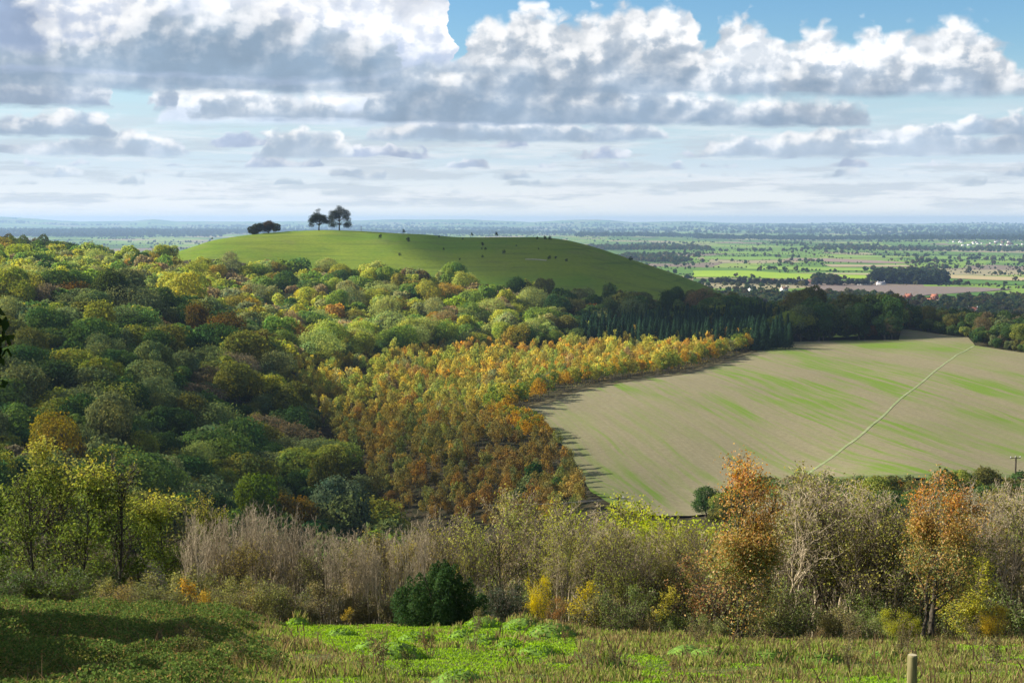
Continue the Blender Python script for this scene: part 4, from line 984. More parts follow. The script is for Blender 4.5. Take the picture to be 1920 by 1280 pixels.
# wooden post
def post():
    p = unproj(1711, 1227, 15.2); z = gz(p[0], 15.2)
    r = thing('fence_post', 'round weathered wooden post at the bottom right', 'post', (p[0],15.2,z))
    H = p[2]-z; k = 20; a = np.arange(k)*2*math.pi/k; g = np.random.default_rng(3)
    zs = np.array([-.3,0,.2,.5,.8,H-.02,H]); rr = np.array([.056,.056,.055,.0545,.054,.054,.049])
    v, q = tube(np.column_stack([0*zs,0*zs,zs]), rr, k)
    top = np.array([[0,0,H+.001]]); nb = len(v)
    tr = np.array([(nb-k+i-0, nb-k+(i+1) % k, nb) for i in range(k)])
    m = bpy.data.materials.new('weathered_wood'); t = nodes(m); gco = N(t,'ShaderNodeTexCoord').outputs['Object']
    n = noise(t, mapping(t, gco, (22,22,1.6)), 1., 6, .65)
    finish(t, mixc(t, sstep(t, n, .32, .68), (.11,.095,.04), (.25,.22,.10)), .85, .2, n, .7, .01)
    link('stake', mesh('stake', np.vstack([v, top]), q, tr, [m], smooth=False), r)
    vv = np.array([(math.cos(x)*.047, math.sin(x)*.047, H+.002) for x in a]+[(0,0,H+.004)])
    m2 = bpy.data.materials.new('end_grain'); t = nodes(m2); gco = N(t,'ShaderNodeTexCoord').outputs['Object']
    wv = N(t,'ShaderNodeTexWave', wave_type='RINGS', rings_direction='Z'); wv.inputs['Scale'].default_value = 30; L(t, gco, wv.inputs['Vector'])
    finish(t, mixc(t, wv.outputs[1], (.30,.26,.15), (.42,.37,.24)), .9, .1)
    link('end_face', mesh('end_face', vv, None, [(i,(i+1) % k,k) for i in range(k)], [m2]), r)
post()
# ------------------------------------------------------------------ on the hill
def place_on(px_, py_, Y0=200): return on_ground(px_, py_, Y0)
def hill_pt(px_, Y): 
    x = (px_-960)/F*Y; return np.array((x, Y, gz(x, Y)))
def crest(px_):
    """the skyline point of the hill on this bearing"""
    ys = np.linspace(760, 1000, 121); xs = (px_-960)/F*ys/(CP); z = height(xs, ys)
    i = int(np.argmax(z/ys)); return np.array((xs[i], ys[i], z[i]))
dk = (.032,.04,.014)
def big_tree(px_, top_, lobes, R_, seed, label, n):
    p = crest(px_); p[1] -= 6; p[2] = gz(p[0], p[1]); H = unproj(px_, top_, p[1])[2]-p[2]
    r = thing('hilltop_tree', label, 'tree', tuple(p), 0., 1., 'the two trees on the hilltop')
    g = np.random.default_rng(seed)
    m = MB(); pts = np.column_stack([np.cumsum(g.normal(0,.1,9)), np.cumsum(g.normal(0,.1,9)), np.linspace(-.3,H*.93,9)])
    m.add(*tube(pts, np.linspace(.5,.07,9), 8))
    mm = MB()
    for k, (dx, f, rad, nn) in enumerate(lobes):
        dy = g.uniform(-.5,.5)*R_; c = np.array([dx, dy, f*H])
        b0 = pts[int(np.clip(f*.7*8, 2, 8))]; tt = np.linspace(0,1,6)[:,None]
        m.add(*tube(b0+(c-b0)*tt+np.array([0,0,.5])*(tt*(1-tt))*2, np.linspace(.16,.04,6), 5))
        for e in range(5):
            dd = unit(g.normal(0,1,3)+[0,0,.3]); m.add(*tube(c+dd*rad*1.05*tt[:4], np.linspace(.05,.015,4), 4))
        k2 = int(nn*n); dr = unit(g.normal(0,1,(k2,3))); pp = c+dr*(rad*g.uniform(.45,1.1,k2))[:,None]*np.array([1.15,1.15,.85])
        v, q = leaf_quads(pp, dr, .16*g.uniform(.6,1.4,k2), g); b = g.uniform(.7,1.3,k2)
        mm.add(v, q, np.column_stack([b*1.05,b,b]))
    link('trunk', m.build('trunk', BARK_D, True), r); link('crown', mm.build('crown', LEAF), r, color=dk)
def dome(seed, rx, f0, f1, n, cx=0., r0=1.5, r1=2.4, dens=1.):
    g = np.random.default_rng(seed); out = []
    for k in range(n):
        a = math.pi*(k+.5+g.uniform(-.3,.3))/n; e = g.uniform(.72,1.)
        x = math.cos(a)*rx*e; f = f0+(f1-f0)*math.sqrt(math.sin(a))*e
        out.append((cx+x, f, g.uniform(r0,r1), dens*g.uniform(.6,1.3)*(1. if f < .75 else .6)))
    return out
big_tree(603, 391, dome(1,5.2,.22,.72,13)+dome(2,3.2,.3,.6,7,0,1.8,2.6,1.4)+[(-2.6,.78,1.4,.22),(-1,.9,1.4,.22),(.2,.96,1.1,.12),(-4.8,.25,1.8,1.)], 4.2, 801, 'smaller of the twin hilltop trees, half bare at its top', 620)
big_tree(641, 386, dome(3,6.4,.2,.88,20,0,1.6,2.3)+dome(4,3.8,.3,.7,10,.2,1.5,2.2,.7)+[(5.6,.22,2.2,1.4),(4.,.2,2.,1.2),(-4.8,.24,2.3,1.4),(-3.2,.22,2.2,1.3),(0,.95,1.5,.6)], 4.4, 802, 'taller of the twin hilltop trees with wide airy crown', 560)
# marker post by the trees
p = crest(679); m = MB(); m.add(*tube([(0,0,-.2),(0,0,3.2)], [.14,.12], 6)); m.add(*tube([(-.35,0,2.8),(.35,0,2.8)], [.1,.1], 6))
tag(link('marker_post', m.build('marker_post', BARK_D), None, tuple(p)), 'thin marker post on the skyline right of the hilltop trees', 'post')
HB = []
def bush(px_, py_, s, label, group, col, name='hawthorn_bush', on=None, sz=1.):
    p = place_on(px_, py_) if on is None else on
    r = thing(name, label, 'bush', tuple(p), random.uniform(0,6.28), (s,s,s*sz), group)
    i = len(HB); HB.append(r); big = name == 'hawthorn_bush'; link('crown', (CROWNS if big else YOUNG)[i % 6], r, color=col); link('trunk', (TRUNKS if big else YTRUNK)[i % 2], r)
cl = [(482,1.2),(492,1.4),(503,1.45),(513,1.45),(523,1.3)]
for k, (u, s) in enumerate(cl):
    p = crest(u); p[1] -= 9+3*(k % 2); p[2] = gz(p[0], p[1])-2.5
    bush(u, 0, s*.62, f'{ordinal(k,5)} bush of the dark clump on the hill\'s left shoulder', 'bush clump on the hill shoulder', (.045,.05,.018) if k != 3 else (.085,.06,.02), on=p, sz=.95)
SB = [(713,449,.8),(757,438,.75),(765,456,.9),(823,446,.5),(832,470,.5),(885,443,.65),(905,463,.75),(930,444,.8),(1007,450,.6),(1022,451,.75),(1031,451,.75),(903,468,.4),(910,469,.5),(945,477,.7),(750,481,.6),(862,488,.4),(1030,488,.7),(1062,492,.6),(1042,486,.5),(968,462,.35),(905,484,.5),(1183,491,.8),(375,452,.8),(384,449,.9),(398,449,.4),(408,446,.55),(868,449,.4),(1010,468,.35)]
SB.sort()
for k, (u, v, s) in enumerate(SB):
    bush(u, v+2, s, f'{ordinal(k,len(SB))} small dark thorn bush dotted on the grassy hill', 'thorn bushes dotted over the hill', (.035,.05,.018), 'thorn_bush')
p = np.array([on_ground(u, v, 200)[:2] for u, v in ((985,487),(1000,486),(1012,487),(1025,489))])
ribbon('chalk_scar', p, 1.6, chalk, .25)
# ------------------------------------------------------------------ utility poles and wire
def pole(px_, top_, Y, label):
    p = unproj(px_, top_, Y); z = gz(p[0], Y); H = p[2]-z
    r = thing('utility_pole', label, 'pole', (p[0],Y,z), .25, 1, 'utility poles at the edge of the field')
    m = MB(); m.add(*tube([(0,0,-.3),(0,0,H)], [.19,.14], 8)); link('mast', m.build('mast', BARK_D, True), r)
    m = MB(); m.add(*tube([(-1.1,.16,H-.25),(1.1,.16,H-.25)], [.07,.07], 4)); arm = link('crossarm', m.build('crossarm', BARK_D), r)
    ins = plain_mat('porcelain', (.6,.6,.62), (.75,.75,.75))
    for x in (-1., 0, 1.):
        m = MB(); m.add(*tube([(x,.16,H-.2),(x,.16,H-.02),(x,.16,H+.1)], [.05,.09,.03], 6)); link('insulator', m.build('insulator', ins, True), r)
    if px_ < 1500:
        m = MB(); m.add(*tube([(0,-.3,H-3.0),(0,-.3,H-2.1)], [.24,.24], 8)); link('transformer', m.build('transformer', plain_mat('dark_steel', (.05,.05,.05), (.09,.09,.09))), r)
    return np.array((p[0], Y, p[2]))
pa = pole(1159, 932, 243, 'dark utility pole at the bottom corner of the field behind yellow-green trees')
pb = pole(1905, 856, 262, 'slim utility pole above the bare trees at the right edge')
pc = np.array((pa[0]-22, 232, pa[2]+1.0)); 
wm = plain_mat('wire_metal', (.45,.45,.45), (.6,.6,.6))
def wire(a, b, label, sag):
    t = np.linspace(0,1,24)[:,None]; pts = a+(b-a)*t-np.array([0,0,sag])*(4*t*(1-t))
    m = MB(); m.add(*tube(pts, np.full(24,.013), 4)); tag(link('overhead_wire', m.build('overhead_wire', wm)), label, 'wire', 'overhead wires')
for k, (dx, w_) in enumerate(((-1.,'upper'),(1.,'lower'))):
    o = np.array([dx*.9, dx*.3, -.05-k*.12]); wire(pa+o, pc+o, f'{w_} overhead wire running left from the field-corner pole', .35)
# ------------------------------------------------------------------ village houses
def box(x0,x1,y0,y1,z0,z1):
    v = np.array([(x,y,z) for z in (z0,z1) for x,y in ((x0,y0),(x1,y0),(x1,y1),(x0,y1))], float)
    return v, np.array([(3,2,1,0),(4,5,6,7),(0,1,5,4),(1,2,6,5),(2,3,7,6),(3,0,4,7)])
HM = dict(white=plain_mat('whitewash',(.72,.70,.66),(.82,.80,.76)), brick=plain_mat('red_brick',(.24,.10,.07),(.32,.15,.10)), red=plain_mat('clay_tile',(.30,.10,.06),(.42,.17,.11)), grey=plain_mat('slate',(.16,.17,.20),(.24,.25,.29)), brown=plain_mat('brown_tile',(.13,.075,.06),(.2,.12,.09)), pane=plain_mat('window_glass',(.03,.035,.04),(.06,.07,.08),1.,.15), door=plain_mat('painted_door',(.06,.05,.05),(.1,.08,.07)))
def house(px_, py_, w_, dp, h, rh, wall, roof, label, rz=.2, Y0=1000, wing=False, Yf=None):
    p = on_ground(px_, py_, Y0) if Yf is None else np.array(((px_-960)/F*Yf, Yf, gz((px_-960)/F*Yf, Yf)))
    r = thing('house', label, 'house', tuple(p), rz, 1, 'houses of the village below the hill')
    m = MB(); m.add(*box(-w_/2,w_/2,-dp/2,dp/2,-2,h))
    tri = [(-w_/2,-dp/2,h),(-w_/2,dp/2,h),(-w_/2,0,h+rh),(-w_/2,0,h+rh),(w_/2,-dp/2,h),(w_/2,0,h+rh),(w_/2,dp/2,h),(w_/2,dp/2,h)]
    m.add(np.array(tri, float), np.array([(0,1,2,2),(4,6,5,5)]))
    wl = np.concatenate(m.v); ql = np.concatenate(m.q)
    q4 = ql[:6]; t3 = [(8,9,10),(12,14,13)]
    link('wall', mesh('wall', wl, q4, t3, [HM[wall]]), r)
    e, ov = .5, .35; sl = rh/(dp/2)
    rv = []; rq = []
    for sgn in (-1,1):
        a = [(-w_/2-ov, sgn*(dp/2+e), h-e*sl+.1),(w_/2+ov, sgn*(dp/2+e), h-e*sl+.1),(w_/2+ov, 0, h+rh+.1),(-w_/2-ov, 0, h+rh+.1)]
        b = [(x,y,z+.25) for x,y,z in a]; n = len(rv); rv += a+b; f = [(3,2,1,0),(4,5,6,7),(0,1,5,4),(1,2,6,5),(2,3,7,6),(3,0,4,7)]
        rq += [tuple(n+i for i in t) for t in f]
    ro = link('roof', mesh('roof', rv, rq, mats=[HM[roof]]), r)
    for x in ((-w_*.42, w_*.42) if w_ > 9 else (w_*.35,)):
        v, q = box(x-.5,x+.5,-.45,.45,h+rh-.8,h+rh+1.6); link('chimney', mesh('chimney', v, q, mats=[HM['brick' if wall != 'white' else 'white']]), ro)
    k = max(2, int(w_/3))
    for i in range(k):
        for zf in ((.22,.44),(.62,.86)) if h > 4 else ((.3,.7),):
            x = -w_/2+w_*(i+.5)/k
            if i == k//2 and zf[0] < .3:
                v, q = box(x-.55,x+.55,-dp/2-.06,-dp/2+.02,0,2.1); link('door', mesh('door', v, q, mats=[HM['door']]), r); continue
            v, q = box(x-.6,x+.6,-dp/2-.05,-dp/2+.02,h*zf[0],h*zf[1]); link('window', mesh('window', v, q, mats=[HM['pane']]), r)
    if wing:
        v, q = box(w_*.12,w_*.12+4.4,-dp/2-2.2,-dp/2+.4,-2,h*.96)
        vv = np.vstack([v, [(w_*.12,-dp/2-2.2,h*.96),(w_*.12+4.4,-dp/2-2.2,h*.96),(w_*.12+2.2,-dp/2-2.2,h+rh*.72)]])
        link('gable_wing', mesh('gable_wing', vv, q, [(8,9,10)], [HM[wall]]), r)
        a = [(w_*.12-.3,-dp/2-2.5,h*.93),(w_*.12+2.2,-dp/2-2.5,h+rh*.75),(w_*.12+2.2,0,h+rh*.75),(w_*.12-.3,0,h*.93)]
        b = [(w_*.12+2.2,-dp/2-2.5,h+rh*.75),(w_*.12+4.7,-dp/2-2.5,h*.93),(w_*.12+4.7,0,h*.93),(w_*.12+2.2,0,h+rh*.75)]
        rv = [x for f in (a,b) for d_ in (0,.22) for x in [(p_[0],p_[1],p_[2]+d_) for p_ in f]]
        f = [(0,1,2,3),(7,6,5,4),(0,4,5,1),(1,5,6,2),(2,6,7,3),(3,7,4,0)]
        link('wing_roof', mesh('wing_roof', rv, [tuple(n+i for i in t) for n in (0,8) for t in f], mats=[HM[roof]]), r)
        v, q = box(w_*.12+1.5,w_*.12+2.9,-dp/2-2.26,-dp/2-2.19,h*.6,h*.85); link('window', mesh('window', v, q, mats=[HM['pane']]), r)
house(1824, 590, 12, 7, 5.4, 3.2, 'white', 'red', 'white house with red roof among trees right of the field', -.15, wing=True)
VIL = [(1687,566,16,8,4,4,'brick','red','long red-roofed house above the field\'s far brown strip',.1),(1703,561,11,7,4,3.4,'brick','red','red-roofed house behind the long red-roofed one',.5),(1722,566,13,8,4,3.4,'brick','grey','grey slate-roofed house right of the red roofs',.3),
 (1745,570,13,8,4,3.6,'brick','red','red-roofed house right of the slate-roofed house',-.2),(1752,561,9,7,4,3.,'brick','red','small red-roofed house at the meadow edge',.2),(1895,606,14,8,4,3.6,'brick','brown','brown-roofed house near the right edge below white house',.3),
 (1410,546,11,7,4.6,3.,'white','grey','white house with grey roof at the foot of the hill\'s right end',.4),(1390,531,16,8,3.6,3.4,'brick','red','red-brown house at the village\'s left end',.1),(1425,531,18,8,3.6,3.2,'brick','brown','long brown-roofed house in the village row',.0),(1446,530,14,8,3.6,3.2,'brick','red','red-roofed house midway in the village row',-.1),
 (1470,546,11,7,4.,3.,'white','brown','pale house with brown roof below the village row',.5),(1488,531,34,10,3.4,2.6,'white','grey','long pale barn in the village row',.0),(1523,531,15,8,3.6,3.4,'brick','brown','brown house right of the long pale barn',.2),(1552,523,12,8,4.6,4.,'brick','red','red farmhouse beside the bright green field',-.2),
 (1620,534,20,10,3.2,2.,'white','grey','pale shed left of the rectangular wood',.0),(1652,534,14,9,3.2,2.,'white','grey','small pale shed under the rectangular wood',.1),(1570,534,16,8,3.4,3.,'brick','brown','brown house left of the pale sheds',.1)]
for a in VIL: house(*a)
# a far town on the plain: pale specks, hardly more than dots
gt = np.random.default_rng(55); mw, mr = MB(), MB()
for u0, u1, v0, v1, n in ((1770,1935,452,462,34),(1560,1600,431,434,9),(1420,1440,442,444,6),(1885,1935,449,452,12)):
    for k in range(n):
        p = on_ground(gt.uniform(u0,u1), gt.uniform(v0,v1), 1500); a = gt.uniform(8,22)
        v, q = box(p[0]-a/2,p[0]+a/2,p[1]-5,p[1]+5,p[2]-1,p[2]+gt.uniform(4,8)); (mw if gt.random() < .75 else mr).add(v, q)
        v, q = box(p[0]-a/2-.3,p[0]+a/2+.3,p[1]-5.3,p[1]+5.3,v[4,2]+.01,v[4,2]+2.2); mr.add(v, q)
vs = mw.v+mr.v; nq = sum(len(x) for x in mw.q); qs = [np.concatenate(mw.q), np.concatenate(mr.q)+mw.n]
tag(link('distant_town', mesh('distant_town', np.concatenate(vs), np.concatenate(qs), mats=[HM['white'], HM['brown']], mi=[0]*nq+[1]*(len(np.concatenate(qs))-nq))), 'specks of a far town on the hazy plain', 'town', kind='stuff')
# ------------------------------------------------------------------ trees of the lowland: hedgerows, spinneys, woods, too many to count
gp = np.random.default_rng(66)
def blob(seed, n, leaf):
    d = crown(seed, R_=4.6, hz=4.2, zc=5.2, lobes=7, n=n, leaf=leaf, lr=(.4,.6)); return d
BN = [blob(900+k, 220, 1.0) for k in range(4)]; BF = [blob(910+k, 46, 2.3) for k in range(4)]
near, far = [], []
PALP = np.array([(.05,.075,.025),(.04,.065,.025),(.075,.09,.03),(.06,.09,.03),(.10,.10,.035),(.09,.075,.035)])
def o_box(o, x, y):
    a = np.array(o); return a[:,0].min() < x < a[:,0].max() and a[:,1].min() < y < a[:,1].max()
def put(x, y, s, pal=None):
    c = PALP[gp.integers(0,6)] if pal is None else np.array(pal)
    if pal is None and any(inside(np.array([x]), np.array([y]), o)[0] for o in OPEN if o_box(o, x, y)): return
    (near if y < 2600 else far).append(dict(x=x, y=y, s=s, sz=gp.uniform(.8,1.15), rz=gp.uniform(0,6.28), col=c*gp.uniform(.8,1.2)))
for k in range(800):                       # hedges with trees
    Y = 1450*math.exp(gp.random()**.85*math.log(9.)); x = gp.uniform(-.42,.46)*Y
    a = (.35 if gp.random() < .62 else .35+math.pi/2)+gp.normal(0,.12); ln = gp.uniform(90, 420)*(1+Y/6000)
    if x < 0.02*Y and Y > 2500 and gp.random() < .6: continue
    dn = gp.uniform(.25,1.0); step = 7+Y/900
    for d in np.arange(-ln/2, ln/2, step):
        if gp.random() < dn*.75: put(x+d*math.cos(a)+gp.normal(0,1.5), Y+d*math.sin(a)+gp.normal(0,1.5), gp.uniform(.28,.5) if gp.random() < .8 else gp.uniform(.7,1.25))
for k in range(90):                        # spinneys
    Y = 1600*math.exp(gp.random()*math.log(7.5)); x = gp.uniform(-.42,.46)*Y; a, b = gp.uniform(25,90)*(1+Y/5000), gp.uniform(15,40)*(1+Y/5000)
    for j in range(int(a*b/(60+Y/30))): put(x+gp.normal(0,.6)*a, Y+gp.normal(0,.6)*b, gp.uniform(.7,1.5))
for k in range(170):                        # woods of the far vale
    Y = 11500*math.exp(gp.random()*math.log(2.1)); x = gp.uniform(-.42,.46)*Y; a, b = gp.uniform(250,1100), gp.uniform(60,220)
    for j in range(int(a*b/3200)): put(x+gp.normal(0,.6)*a, Y+gp.normal(0,.6)*b, gp.uniform(2.,3.6), (.03,.045,.03))
def wood(pts, step, s0, s1, pal=None, Y0=1300):
    pl = px_poly(pts, Y0); q = np.array(pl)
    xx, yy = scatter(q[:,0].min(), q[:,0].max(), q[:,1].min(), q[:,1].max(), step, int(q[0,0]) % 1000)
    mm_ = inside(xx, yy, pl)
    for x, y in zip(xx[mm_], yy[mm_]): put(x, y, gp.uniform(s0,s1), pal)
wood([(1640,532),(1770,534),(1772,528),(1640,525)], 8, 1.7, 2.3, (.035,.05,.022))
wood([(1525,530),(1570,531),(1575,527),(1530,526)], 9, 1., 1.6)
wood([(1330,533),(1560,537),(1640,536),(1640,534),(1330,530)], 13, .7, 1.3, (.045,.05,.03))
wood([(1300,449),(1920,452),(1920,449.5),(1300,446)], 60, 2., 3.2, (.03,.05,.025))
wood([(1080,446),(1330,447),(1330,443.5),(1080,443)], 60, 2., 3.2, (.03,.05,.025))
wood([(1700,444),(1930,446),(1930,440),(1720,441)], 70, 2., 3.2, (.03,.05,.025))
wood([(-20,446),(420,446),(420,434),(-20,434)], 75, 2., 3.4, (.03,.05,.03))
wood([(420,441),(1000,441),(1000,433),(420,433)], 95, 2., 3.4, (.035,.055,.03))
wood([(1050,470),(1330,470),(1330,466),(1120,464)], 26, 1., 1.8); wood([(1150,488),(1270,495),(1300,490),(1180,480)], 17, .8, 1.6); wood([(1480,470),(1920,474),(1920,468),(1560,465)], 40, 1., 1.7)
# the wooded lower slope round the white house
xx, yy = scatter(250, 900, 690, 2050, 12, 77)
zz = height(xx, yy); uu, vv_ = proj(xx, yy, zz)
ok = (uu > 1290) & (uu < 2050) & (vv_ < 690) & (vv_ > np.interp(uu, [1290,1500,1700,1800,1920,2050], [545,548,566,566,562,560])) & ~near_field(xx, yy, 8)
ok &= ~((np.abs(uu-1826) < 20) & (vv_ > 584) & (vv_ < 665))
ok &= ~((uu > 1370) & (uu < 1560) & (vv_ < 556) & (gp.random(len(uu)) < .75))
ok &= ~((uu > 1670) & (uu < 1765) & (vv_ > 556) & (vv_ < 580) & (gp.random(len(uu)) < .6))
for x, y in zip(xx[ok], yy[ok]): put(x, y, gp.uniform(.75,1.45), PALP[gp.integers(0,6)]*.95)
for lst in (near, far):
    z = height(np.array([t['x'] for t in lst]), np.array([t['y'] for t in lst]))
    for t, q in zip(lst, z): t['z'] = float(q)-.4
mass('lowland_trees', near, BN, 'trees and hedges of the lowland around the village', 'trees')
mass('distant_trees', far, BF, 'far hedgerow trees and woods of the hazy plain', 'trees')
print('lowland', len(near), len(far))
for k, (u, v, s, c) in enumerate([(1765,537,0,0)]): pass
# ------------------------------------------------------------------ clouds overhead whose shade lies on the land
def vapour(dens):
    cm = bpy.data.materials.new('cloud_vapour'); t = nodes(cm)
    vs_ = N(t, 'ShaderNodeVolumeScatter'); vs_.inputs['Density'].default_value = dens; vs_.inputs['Color'].default_value = (1,1,1,1)
    L(t, vs_.outputs[0], N(t, 'ShaderNodeOutputMaterial').inputs['Volume']); return cm
def cloud(gx, gy, rx, ry, alt, seed, dens=.0065, th=62, rz=0.):
    """placed so that its shadow falls round ground point (gx, gy)"""
    k = (alt-gz(gx, gy))/sd[2]; c = np.array((gx, gy, gz(gx, gy)))+sd*k
    u, v = np.meshgrid(np.linspace(0,2*math.pi,49)[:-1], np.linspace(0,math.pi,25), indexing='ij')
    n_ = 1+.55*(fbm(u*0+np.cos(u)*np.sin(v)*1.6+5, np.sin(u)*np.sin(v)*1.6+seed, seed, 3)-.5)
    X = np.cos(u)*np.sin(v)*rx*n_; Y = np.sin(u)*np.sin(v)*ry*n_; Z = np.cos(v)*th/2*np.where(np.cos(v) < 0, .55, 1.3)*n_
    p = np.stack([X,Y,Z],-1).reshape(-1,3)
    i, j = np.meshgrid(np.arange(48), np.arange(24), indexing='ij'); i2 = (i+1) % 48
    q = np.stack([i*25+j, i*25+j+1, i2*25+j+1, i2*25+j],-1).reshape(-1,4)
    tag(link('cloud', mesh('cloud', p, q, mats=[vapour(dens)], smooth=True), None, tuple(c), rz), 'cloud overhead shading the land', 'cloud', kind='stuff')
SUN_AZ, SUN_EL = R(-77), R(29)
sd = np.array((math.sin(SUN_AZ)*math.cos(SUN_EL), math.cos(SUN_AZ)*math.cos(SUN_EL), math.sin(SUN_EL)))
cloud(-75, 320, 75, 95, 330, 1)
cloud(185, 950, 165, 330, 520, 2, .032)
cloud(110, 640, 75, 50, 420, 3, .011)
cloud(-345, 950, 130, 150, 480, 4, .02)
cloud(420, 1500, 330, 420, 620, 5)
# ------------------------------------------------------------------ light, sky, air, camera
SUN_AZ, SUN_EL = R(-77), R(29)
sd = np.array((math.sin(SUN_AZ)*math.cos(SUN_EL), math.cos(SUN_AZ)*math.cos(SUN_EL), math.sin(SUN_EL)))
from mathutils import Vector
sl = bpy.data.lights.new('sun', 'SUN'); sl.energy = 4.2; sl.angle = R(.53); sl.color = (1,.93,.82)
so = bpy.data.objects.new('sun', sl); C.objects.link(so); so.rotation_euler = Vector(sd).to_track_quat('Z','Y').to_euler()
sl.energy = 5.0
w = bpy.data.worlds.new('World'); sc.world = w; w.use_nodes = True; w.cycles.sampling_method = 'NONE'
t = w.node_tree; t.nodes.clear()
sky = N(t, 'ShaderNodeTexSky', sky_type='NISHITA', sun_disc=False, sun_elevation=SUN_EL, sun_rotation=SUN_AZ, altitude=200, dust_density=.6, ozone_density=2.5)
dirv = N(t, 'ShaderNodeTexCoord').outputs['Generated']
sx = N(t, 'ShaderNodeSeparateXYZ'); L(t, dirv, sx.inputs[0])
U = math_(t, 'ADD', math_(t, 'MULTIPLY', math_(t, 'ARCTAN2', sx.outputs[0], sx.outputs[1]), F), 960)     # bearing, in units of 1/46.5 degree
H = math_(t, 'MULTIPLY', math_(t, 'ARCSINE', sx.outputs[2]), F)                                           # elevation, same units
def noise(t, vec, scale, detail=4, rough=.55, dist=0):
    n = N(t, 'ShaderNodeTexNoise', noise_dimensions='2D'); n.inputs['Scale'].default_value = scale; n.inputs['Detail'].default_value = detail; n.inputs['Roughness'].default_value = rough
    L(t, vec, n.inputs['Vector']); return n.outputs[0]
def cxyz(a, b, c=0.):
    n = N(t, 'ShaderNodeCombineXYZ')
    for i, v in enumerate((a,b,c)):
        if hasattr(v, 'is_output'): L(t, v, n.inputs[i])
        else: n.inputs[i].default_value = v
    return n.outputs[0]
def mul(a, b): return math_(t, 'MULTIPLY', a, b)
def add(a, b): return math_(t, 'ADD', a, b)
def sub(a, b): return math_(t, 'SUBTRACT', a, b)
UV = cxyz(mul(U, .01), mul(H, .0125), 3.7)
UVs = cxyz(add(mul(U, .01), -.13), add(mul(H, .0125), .16), 3.7)        # a step towards the sun
n_big = noise(t, UV, .62, 3, .5)
n_mid = noise(t, UV, 1.5, 5, .5)
n_mid_s = noise(t, UVs, 1.5, 5, .5)
n_wob = noise(t, UV, 2.4, 3, .5)
n_fl = noise(t, cxyz(mul(U, .012), mul(H, .05), 9.), 1., 4, .55)
vor = N(t, 'ShaderNodeTexVoronoi', feature='F1', voronoi_dimensions='2D'); vor.inputs['Scale'].default_value = 2.1; pass
if 'Detail' in vor.inputs: vor.inputs['Detail'].default_value = 1.; vor.inputs['Roughness'].default_value = .6
L(t, cxyz(add(mul(U, .01), mul(sub(n_wob, .5), .35)), add(mul(H, .0125), mul(sub(n_mid, .5), .35)), 3.7), vor.inputs['Vector'])
billow = sub(.45, vor.outputs['Distance'])
relief = sub(n_mid, n_mid_s)
Uw = add(U, mul(sub(n_wob, .5), 46)); 
def curve(pts, u):
    n = N(t, 'ShaderNodeFloatCurve'); c = n.mapping.curves[0]
    xs = [((x+400)/2720, min(max(y/500, 0), 1)) for x, y in pts]
    while len(c.points) < len(xs): c.points.new(.5, .5)
    for p, (x, y) in zip(c.points, xs): p.location = (x, y); p.handle_type = 'AUTO_CLAMPED'
    n.mapping.use_clip = False; n.mapping.update()
    L(t, math_(t, 'DIVIDE', add(u, 400), 2720., clamp=True), n.inputs['Value'])
    return mul(n.outputs[0], 500.)
WHITE, GREY = (9.0,9.05,9.1), (2.9,3.85,5.0)
LOWG, LOWW = (4.5,5.4,6.5), (8.3,8.5,8.5)
hs = N(t, 'ShaderNodeHueSaturation'); hs.inputs['Saturation'].default_value = 1.35; hs.inputs['Value'].default_value = 1.25; L(t, sky.outputs[0], hs.inputs['Color'])
col = hs.outputs[0]
col = mixc(t, math_(t, 'MULTIPLY', sstep(t, H, 330, 60), .93), col, (5.6,6.9,8.2))
col = mixc(t, math_(t, 'MULTIPLY', sstep(t, H, 130, 5), .9), col, (9.3,9.2,8.8))
def mid_mix(lit, grey, white):
    r = N(t, 'ShaderNodeValToRGB'); L(t, lit, r.inputs[0]); e = r.color_ramp.elements; k = 12.
    e[0].position, e[0].color = 0., (*[c/k for c in grey], 1)
    e[1].position, e[1].color = 1., (*[c/k for c in white], 1)
    for p_, f in ((.3,.24),(.62,.62)):
        x = e.new(p_); x.color = (*[(a+(b-a)*f)/k for a, b in zip(grey, white)], 1)
    s = N(t, 'ShaderNodeVectorMath', operation='SCALE'); s.inputs['Scale'].default_value = k; L(t, r.outputs[0], s.inputs[0])
    return s.outputs[0]
def cmix(f, a, b):
    n = N(t, 'ShaderNodeMix', data_type='RGBA'); L(t, f, n.inputs[0])
    L(t, a, [i for i in n.inputs if i.name == 'A' and i.type == 'RGBA'][0]); L(t, b, [i for i in n.inputs if i.name == 'B' and i.type == 'RGBA'][0])
    return [o for o in n.outputs if o.type == 'RGBA'][0]
shd = .52
shade_n = math_(t, 'ADD', mul(sstep(t, n_mid, .60, .40), .75), mul(sstep(t, relief, .04, -.10), .6), clamp=True)
body_n = add(.93, add(mul(sstep(t, n_big, .35, .65), .16), mul(sub(n_mid, .5), .28)))
